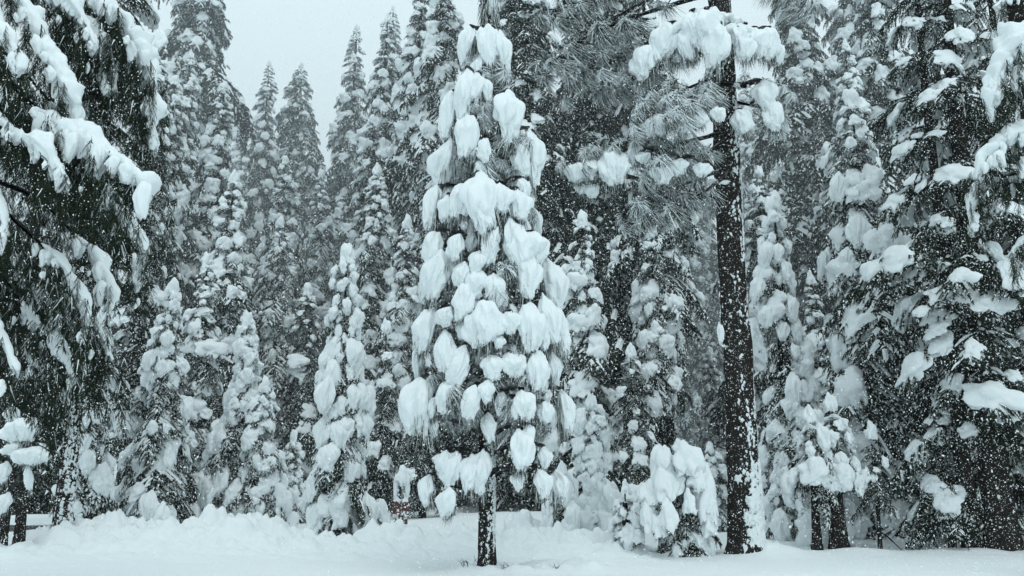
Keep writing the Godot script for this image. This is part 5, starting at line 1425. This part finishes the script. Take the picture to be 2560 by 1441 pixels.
	limb(o, [Vector3(5.01, 10.89, -17.40), Vector3(4.24, 10.59, -16.60), Vector3(3.74, 10.42, -16.20), Vector3(3.25, 10.12, -16.20), Vector3(2.82, 9.83, -16.30), Vector3(2.57, 9.53, -16.30)], 0.022, 0.14, 0.11, 0.05, 0.20, 0)
	limb(o, [Vector3(5.01, 10.75, -17.40), Vector3(4.63, 10.28, -16.60), Vector3(4.86, 10.08, -16.30), Vector3(5.21, 10.07, -16.40)], 0.018, 0.13, 0.11, 0.10, 0.20, 0)
	limb(o, [Vector3(4.89, 9.47, -17.40), Vector3(4.57, 9.27, -16.90), Vector3(4.09, 9.18, -16.60)], 0.050, 0.03, 0.03, 0.10, 0.20, 0)
	limb(o, [Vector3(4.56, 7.36, -17.40), Vector3(4.22, 7.29, -17.20), Vector3(3.89, 7.27, -17.10)], 0.028, 0.04, 0.03, 0.10, 0.20, 0)
	limb(o, [Vector3(4.37, 3.96, -17.50), Vector3(4.17, 3.97, -17.40), Vector3(4.11, 4.00, -17.40)], 0.030, 0.03, 0.03, 0.10, 0.20, 0)
	part(o, "snow_load", hangs[3], snow_mat, aim(0.0, 0.0, Vector3(0.13, 0.46, 0.16), Vector3(-0.36, 4.45, 0.20)))
	rng.seed = 41
	o = thing("cedar", "near dark cedar at the left edge with long sloping snow-covered limbs", "tree", "", Vector3(-7.39, 0, -10.50))
	bark_trunk(o, 13, 0.33, 0.16, 7.0, 0.08)
	limb(o, [Vector3(-7.39, 7.18, -10.50), Vector3(-6.68, 6.88, -10.20), Vector3(-6.09, 6.20, -10.00), Vector3(-5.50, 5.68, -9.80), Vector3(-4.99, 5.35, -9.70), Vector3(-4.46, 5.02, -9.60), Vector3(-4.08, 4.66, -9.60)], 0.050, 0.10, 0.17, 0.55, 0.75, 80)
	limb(o, [Vector3(-7.39, 8.56, -10.50), Vector3(-6.84, 8.26, -10.20), Vector3(-6.01, 7.20, -10.00), Vector3(-5.53, 6.41, -9.90), Vector3(-5.18, 5.82, -9.90)], 0.040, 0.12, 0.13, 0.50, 0.60, 60)
	limb(o, [Vector3(-7.39, 9.18, -10.50), Vector3(-6.41, 8.88, -10.60), Vector3(-5.66, 7.94, -10.80), Vector3(-5.23, 7.47, -11.00), Vector3(-4.85, 6.78, -11.00), Vector3(-4.72, 5.88, -11.00)], 0.045, 0.12, 0.13, 0.50, 0.75, 90)
	limb(o, [Vector3(-7.39, 6.07, -10.50), Vector3(-6.19, 5.77, -9.60), Vector3(-5.61, 5.32, -9.40), Vector3(-5.23, 5.14, -9.30), Vector3(-4.92, 4.75, -9.30)], 0.030, 0.08, 0.12, 0.55, 0.60, 60)
	limb(o, [Vector3(-7.39, 5.08, -10.50), Vector3(-6.04, 4.78, -9.40), Vector3(-5.58, 4.44, -9.20), Vector3(-5.41, 4.04, -9.20)], 0.025, 0.08, 0.08, 0.60, 0.50, 40)
	limb(o, [Vector3(-7.39, 5.15, -10.50), Vector3(-6.43, 4.85, -10.20), Vector3(-5.59, 4.25, -10.00), Vector3(-5.10, 3.85, -9.90), Vector3(-4.84, 3.34, -9.90), Vector3(-4.84, 3.02, -9.90)], 0.035, 0.05, 0.09, 0.62, 0.60, 70)
	limb(o, [Vector3(-7.39, 4.36, -10.50), Vector3(-6.36, 4.06, -10.40), Vector3(-5.60, 3.34, -10.20), Vector3(-5.23, 3.00, -10.10), Vector3(-5.00, 2.61, -10.10)], 0.030, 0.05, 0.08, 0.60, 0.50, 60)
	limb(o, [Vector3(-7.39, 5.34, -10.50), Vector3(-6.20, 5.04, -10.80), Vector3(-5.54, 4.49, -10.90), Vector3(-5.20, 4.18, -10.90), Vector3(-4.98, 3.64, -10.90)], 0.035, 0.10, 0.13, 0.66, 0.50, 60)
	limb(o, [Vector3(-7.39, 5.75, -10.50), Vector3(-6.04, 5.45, -11.20), Vector3(-5.23, 4.96, -11.40), Vector3(-4.91, 4.57, -11.40), Vector3(-4.92, 4.08, -11.40)], 0.030, 0.08, 0.10, 0.62, 0.60, 60)
	limb(o, [Vector3(-7.39, 9.35, -10.50), Vector3(-6.62, 9.05, -11.40), Vector3(-5.72, 8.16, -11.60), Vector3(-5.26, 7.48, -11.60), Vector3(-5.06, 6.76, -11.60)], 0.040, 0.10, 0.12, 0.50, 0.70, 80)
	limb(o, [Vector3(-7.39, 8.59, -10.50), Vector3(-6.45, 8.29, -10.60), Vector3(-5.83, 7.48, -10.80), Vector3(-5.47, 7.07, -10.90), Vector3(-5.25, 6.45, -10.90)], 0.035, 0.09, 0.12, 0.50, 0.70, 80)
	limb(o, [Vector3(-7.39, 9.28, -10.50), Vector3(-6.73, 8.98, -10.40), Vector3(-6.03, 7.82, -10.40), Vector3(-5.57, 7.32, -10.50), Vector3(-5.35, 6.93, -10.50)], 0.035, 0.10, 0.12, 0.50, 0.60, 70)
	limb(o, [Vector3(-7.39, 3.99, -10.50), Vector3(-6.15, 3.69, -9.80), Vector3(-5.60, 3.06, -9.60), Vector3(-5.38, 2.63, -9.60)], 0.025, 0.04, 0.06, 0.60, 0.60, 50)
	limb(o, [Vector3(-7.39, 4.92, -10.50), Vector3(-6.86, 4.62, -10.80), Vector3(-6.19, 4.00, -10.80), Vector3(-5.75, 3.60, -10.80), Vector3(-5.57, 3.30, -10.80)], 0.030, 0.05, 0.08, 0.60, 0.70, 70)
	limb(o, [Vector3(-7.39, 6.56, -10.50), Vector3(-6.66, 6.26, -11.40), Vector3(-6.04, 5.64, -11.60), Vector3(-5.46, 5.30, -11.60), Vector3(-5.15, 4.85, -11.60)], 0.030, 0.05, 0.09, 0.60, 0.80, 90)
	limb(o, [Vector3(-7.39, 7.42, -10.50), Vector3(-6.86, 7.12, -11.00), Vector3(-6.25, 6.47, -11.20), Vector3(-5.77, 6.01, -11.20), Vector3(-5.33, 5.78, -11.20)], 0.030, 0.06, 0.10, 0.60, 0.80, 90)
	limb(o, [Vector3(-7.39, 5.15, -10.50), Vector3(-7.05, 4.85, -11.60), Vector3(-6.21, 4.07, -11.60), Vector3(-5.57, 3.53, -11.60), Vector3(-5.25, 3.00, -11.60)], 0.030, 0.02, 0.06, 0.62, 0.80, 80)
	limb(o, [Vector3(-7.39, 3.83, -10.50), Vector3(-6.75, 3.53, -11.00), Vector3(-6.09, 3.03, -11.00), Vector3(-5.70, 2.63, -11.00), Vector3(-5.47, 2.38, -11.00)], 0.025, 0.02, 0.05, 0.60, 0.60, 60)
	limb(o, [Vector3(-7.39, 7.37, -10.50), Vector3(-6.32, 7.07, -9.40), Vector3(-5.88, 6.56, -9.30), Vector3(-5.61, 6.27, -9.20), Vector3(-5.49, 5.93, -9.20)], 0.030, 0.10, 0.10, 0.50, 0.50, 40)
	rng.seed = 51
	o = thing("small_pine", "small pine in the left corner with a few hanging snow loads on bent shoots", "tree", "", Vector3(-9.45, 0, -17.60))
	bark_trunk(o, 3.4, 0.11, 0.03, 9.0, 0.02)
	shoot(o, Vector3(-9.45, 2.74, -17.60), Vector3(-9.48, 2.49, -17.00), 0.41, 0.45, 0.30)
	shoot(o, Vector3(-9.45, 2.79, -17.60), Vector3(-9.15, 2.54, -17.00), 0.48, 0.47, 0.30)
	shoot(o, Vector3(-9.45, 2.29, -17.60), Vector3(-9.44, 2.04, -17.00), 0.37, 0.22, 0.30)
	shoot(o, Vector3(-9.45, 2.22, -17.60), Vector3(-9.01, 1.97, -17.00), 0.53, 0.34, 0.30)
	shoot(o, Vector3(-9.45, 2.19, -17.60), Vector3(-9.20, 1.94, -17.00), 0.39, 0.30, 0.30)
	shoot(o, Vector3(-9.45, 1.96, -17.60), Vector3(-9.53, 1.71, -17.00), 0.21, 0.41, 0.30)
	shoot(o, Vector3(-9.45, 1.88, -17.60), Vector3(-9.11, 1.63, -17.00), 0.16, 0.47, 0.30)
	shoot(o, Vector3(-9.45, 1.39, -17.60), Vector3(-9.43, 1.14, -17.00), 0.21, 0.40, 0.30)
	shoot(o, Vector3(-9.45, 2.98, -17.60), Vector3(-9.52, 2.73, -17.00), 0.26, 0.30, 0.30)
	rng.seed = 61
	o = thing("cedar", "near cedar whose thick snow-covered limb ends reach in from the right edge", "tree", "", Vector3(8.46, 0, -13.50))
	bark_trunk(o, 13, 0.26, 0.14, 3.0, 0.06)
	limb(o, [Vector3(8.46, 9.14, -13.50), Vector3(8.81, 8.79, -13.20), Vector3(8.14, 8.40, -13.00), Vector3(7.71, 7.94, -12.90), Vector3(7.47, 7.34, -12.90), Vector3(7.40, 7.01, -12.90)], 0.035, 0.20, 0.14, 0.35, 0.50, 50)
	limb(o, [Vector3(8.46, 7.35, -13.50), Vector3(8.59, 7.00, -13.20), Vector3(7.94, 6.72, -13.00), Vector3(7.42, 6.42, -12.90), Vector3(7.15, 6.13, -12.90), Vector3(7.07, 5.94, -12.90)], 0.035, 0.14, 0.14, 0.35, 0.50, 50)
	limb(o, [Vector3(8.46, 6.62, -13.50), Vector3(8.37, 6.27, -13.40), Vector3(7.85, 6.14, -13.40), Vector3(7.29, 5.84, -13.30), Vector3(7.13, 5.26, -13.30)], 0.030, 0.08, 0.11, 0.50, 0.45, 50)
	limb(o, [Vector3(8.46, 8.27, -13.50), Vector3(8.59, 7.92, -13.00), Vector3(8.07, 7.69, -12.80), Vector3(7.73, 7.42, -12.80)], 0.030, 0.10, 0.12, 0.40, 0.50, 40)
	limb(o, [Vector3(8.46, 6.74, -13.50), Vector3(8.40, 6.39, -13.00), Vector3(7.95, 6.19, -12.80), Vector3(7.68, 5.94, -12.80)], 0.030, 0.10, 0.11, 0.40, 0.50, 40)
	limb(o, [Vector3(8.46, 5.70, -13.50), Vector3(8.51, 5.35, -13.40), Vector3(7.99, 5.13, -13.30), Vector3(7.65, 4.81, -13.30)], 0.025, 0.05, 0.06, 0.50, 0.50, 50)
	limb(o, [Vector3(8.46, 9.97, -13.50), Vector3(9.04, 9.62, -13.40), Vector3(8.35, 9.40, -13.40), Vector3(7.98, 9.04, -13.40)], 0.030, 0.10, 0.10, 0.40, 0.50, 50)
	rng.seed = 71
	o = fir("snowy_bush", "broad low bush buried in white pillows just left of the big pine", "", 3.23, -17.70, 1.75, 0.85, 0.75, 0.05, 0.5, 0.9, 30, "fine", 71, 1.5)
	o.set_meta("category", "bush")
	pillow(o, "snow_load", Vector3(2.87, 1.76, -17.40), 0.49, 0.58, 0.47, -0.35)
	pillow(o, "snow_load", Vector3(3.35, 1.72, -17.20), 0.55, 0.53, 0.52, 0.05)
	pillow(o, "snow_load", Vector3(2.89, 1.33, -17.20), 0.49, 0.49, 0.46, -0.04)
	pillow(o, "snow_load", Vector3(2.65, 1.13, -17.30), 0.49, 0.37, 0.46, 0.27)
	pillow(o, "snow_load", Vector3(3.13, 1.35, -17.30), 0.44, 0.37, 0.42, -0.51)
	pillow(o, "snow_load", Vector3(3.51, 1.43, -17.20), 0.37, 0.44, 0.35, -0.18)
	pillow(o, "snow_load", Vector3(3.67, 1.06, -17.20), 0.35, 0.88, 0.34, -0.02)
	pillow(o, "snow_load", Vector3(3.29, 0.94, -17.00), 0.25, 0.41, 0.23, -0.51)
	pillow(o, "snow_load", Vector3(2.87, 0.74, -16.90), 0.33, 0.46, 0.32, 0.06)
	pillow(o, "snow_load", Vector3(2.71, 0.59, -17.00), 0.29, 0.34, 0.28, 0.28)
	pillow(o, "snow_load", Vector3(3.72, 0.52, -17.20), 0.29, 0.37, 0.28, -0.09)
	pillow(o, "snow_load", Vector3(2.53, 0.73, -17.10), 0.25, 0.44, 0.24, 0.18)
	pillow(o, "snow_load", Vector3(3.28, 1.98, -17.60), 0.27, 0.26, 0.26, 0.13)
	sign_post(Vector3(-2.54, -0.13, -20.80))
	ledge(Vector3(-11.72, 0.00, -24.00))
	lump("snow_chunk", "upright white chunk of snow standing on the crest of the left bank", "snow chunk", "", Vector3(-7.43, 0.66, -19.40), Vector3(0.15, 0.20, 0.15), 0.3, 2)
	lump("snow_mound", "smooth rounded mound of snow behind the bank right of the young pine", "snow mound", "", Vector3(0.29, 0.19, -20.60), Vector3(0.42, 0.42, 0.45), 0.0, 5)
	lump("snow_mound", "steeper small shoulder of snow against the smooth mound right of the young pine", "snow mound", "", Vector3(-0.04, 0.19, -20.60), Vector3(0.22, 0.36, 0.3), 0.0, 7)
	lump("snow_boulder", "grey rounded snowy boulder above the ledge behind the left bank", "boulder", "", Vector3(-10.73, 0.29, -23.00), Vector3(0.24, 0.24, 0.25), 0.5, 1)
	lump("snow_mound", "small white mound at the foot of the thickest trunk on the right", "snow mound", "", Vector3(9.21, -0.13, -18.00), Vector3(0.2, 0.16, 0.2), 0.5, 3)
	lump("snow_mound", "pointed white mound in front of the stout dark trunk right of the big pine", "snow mound", "", Vector3(6.48, -0.13, -17.80), Vector3(0.16, 0.13, 0.2), 0.5, 4)
	lump("snow_mound", "snow drift heaped against the right foot of the big pine", "snow mound", "", Vector3(4.87, 0.06, -17.50), Vector3(0.34, 0.22, 0.3), 0.2, 6)
	twigs("dry grassy weeds left of the young pine's foot", Vector3(-0.73, 0.04, -14.60), 6, 0.15, 90)
	twigs("dark dead weed right of the young pine's foot", Vector3(-0.08, 0.04, -14.60), 4, 0.14, 91)
	twigs("pair of bent dead stalks right of the young pine's foot", Vector3(0.13, 0.04, -14.60), 2, 0.15, 92)
	twigs("dead sprig standing alone out in the snow right of the young pine", Vector3(0.68, 0.04, -14.60), 6, 0.16, 93)
	twigs("thin pale stalk arching beside the young pine's trunk", Vector3(-0.60, 0.04, -15.40), 3, 0.25, 94)
	twigs("low dead stalks at the bottom of the picture", Vector3(0.32, 0.04, -14.60), 5, 0.12, 95)
	fallen_stick(Vector3(7.33, 0.42, -18.60), Vector3(7.70, 0.02, -18.20))
	snowfall()
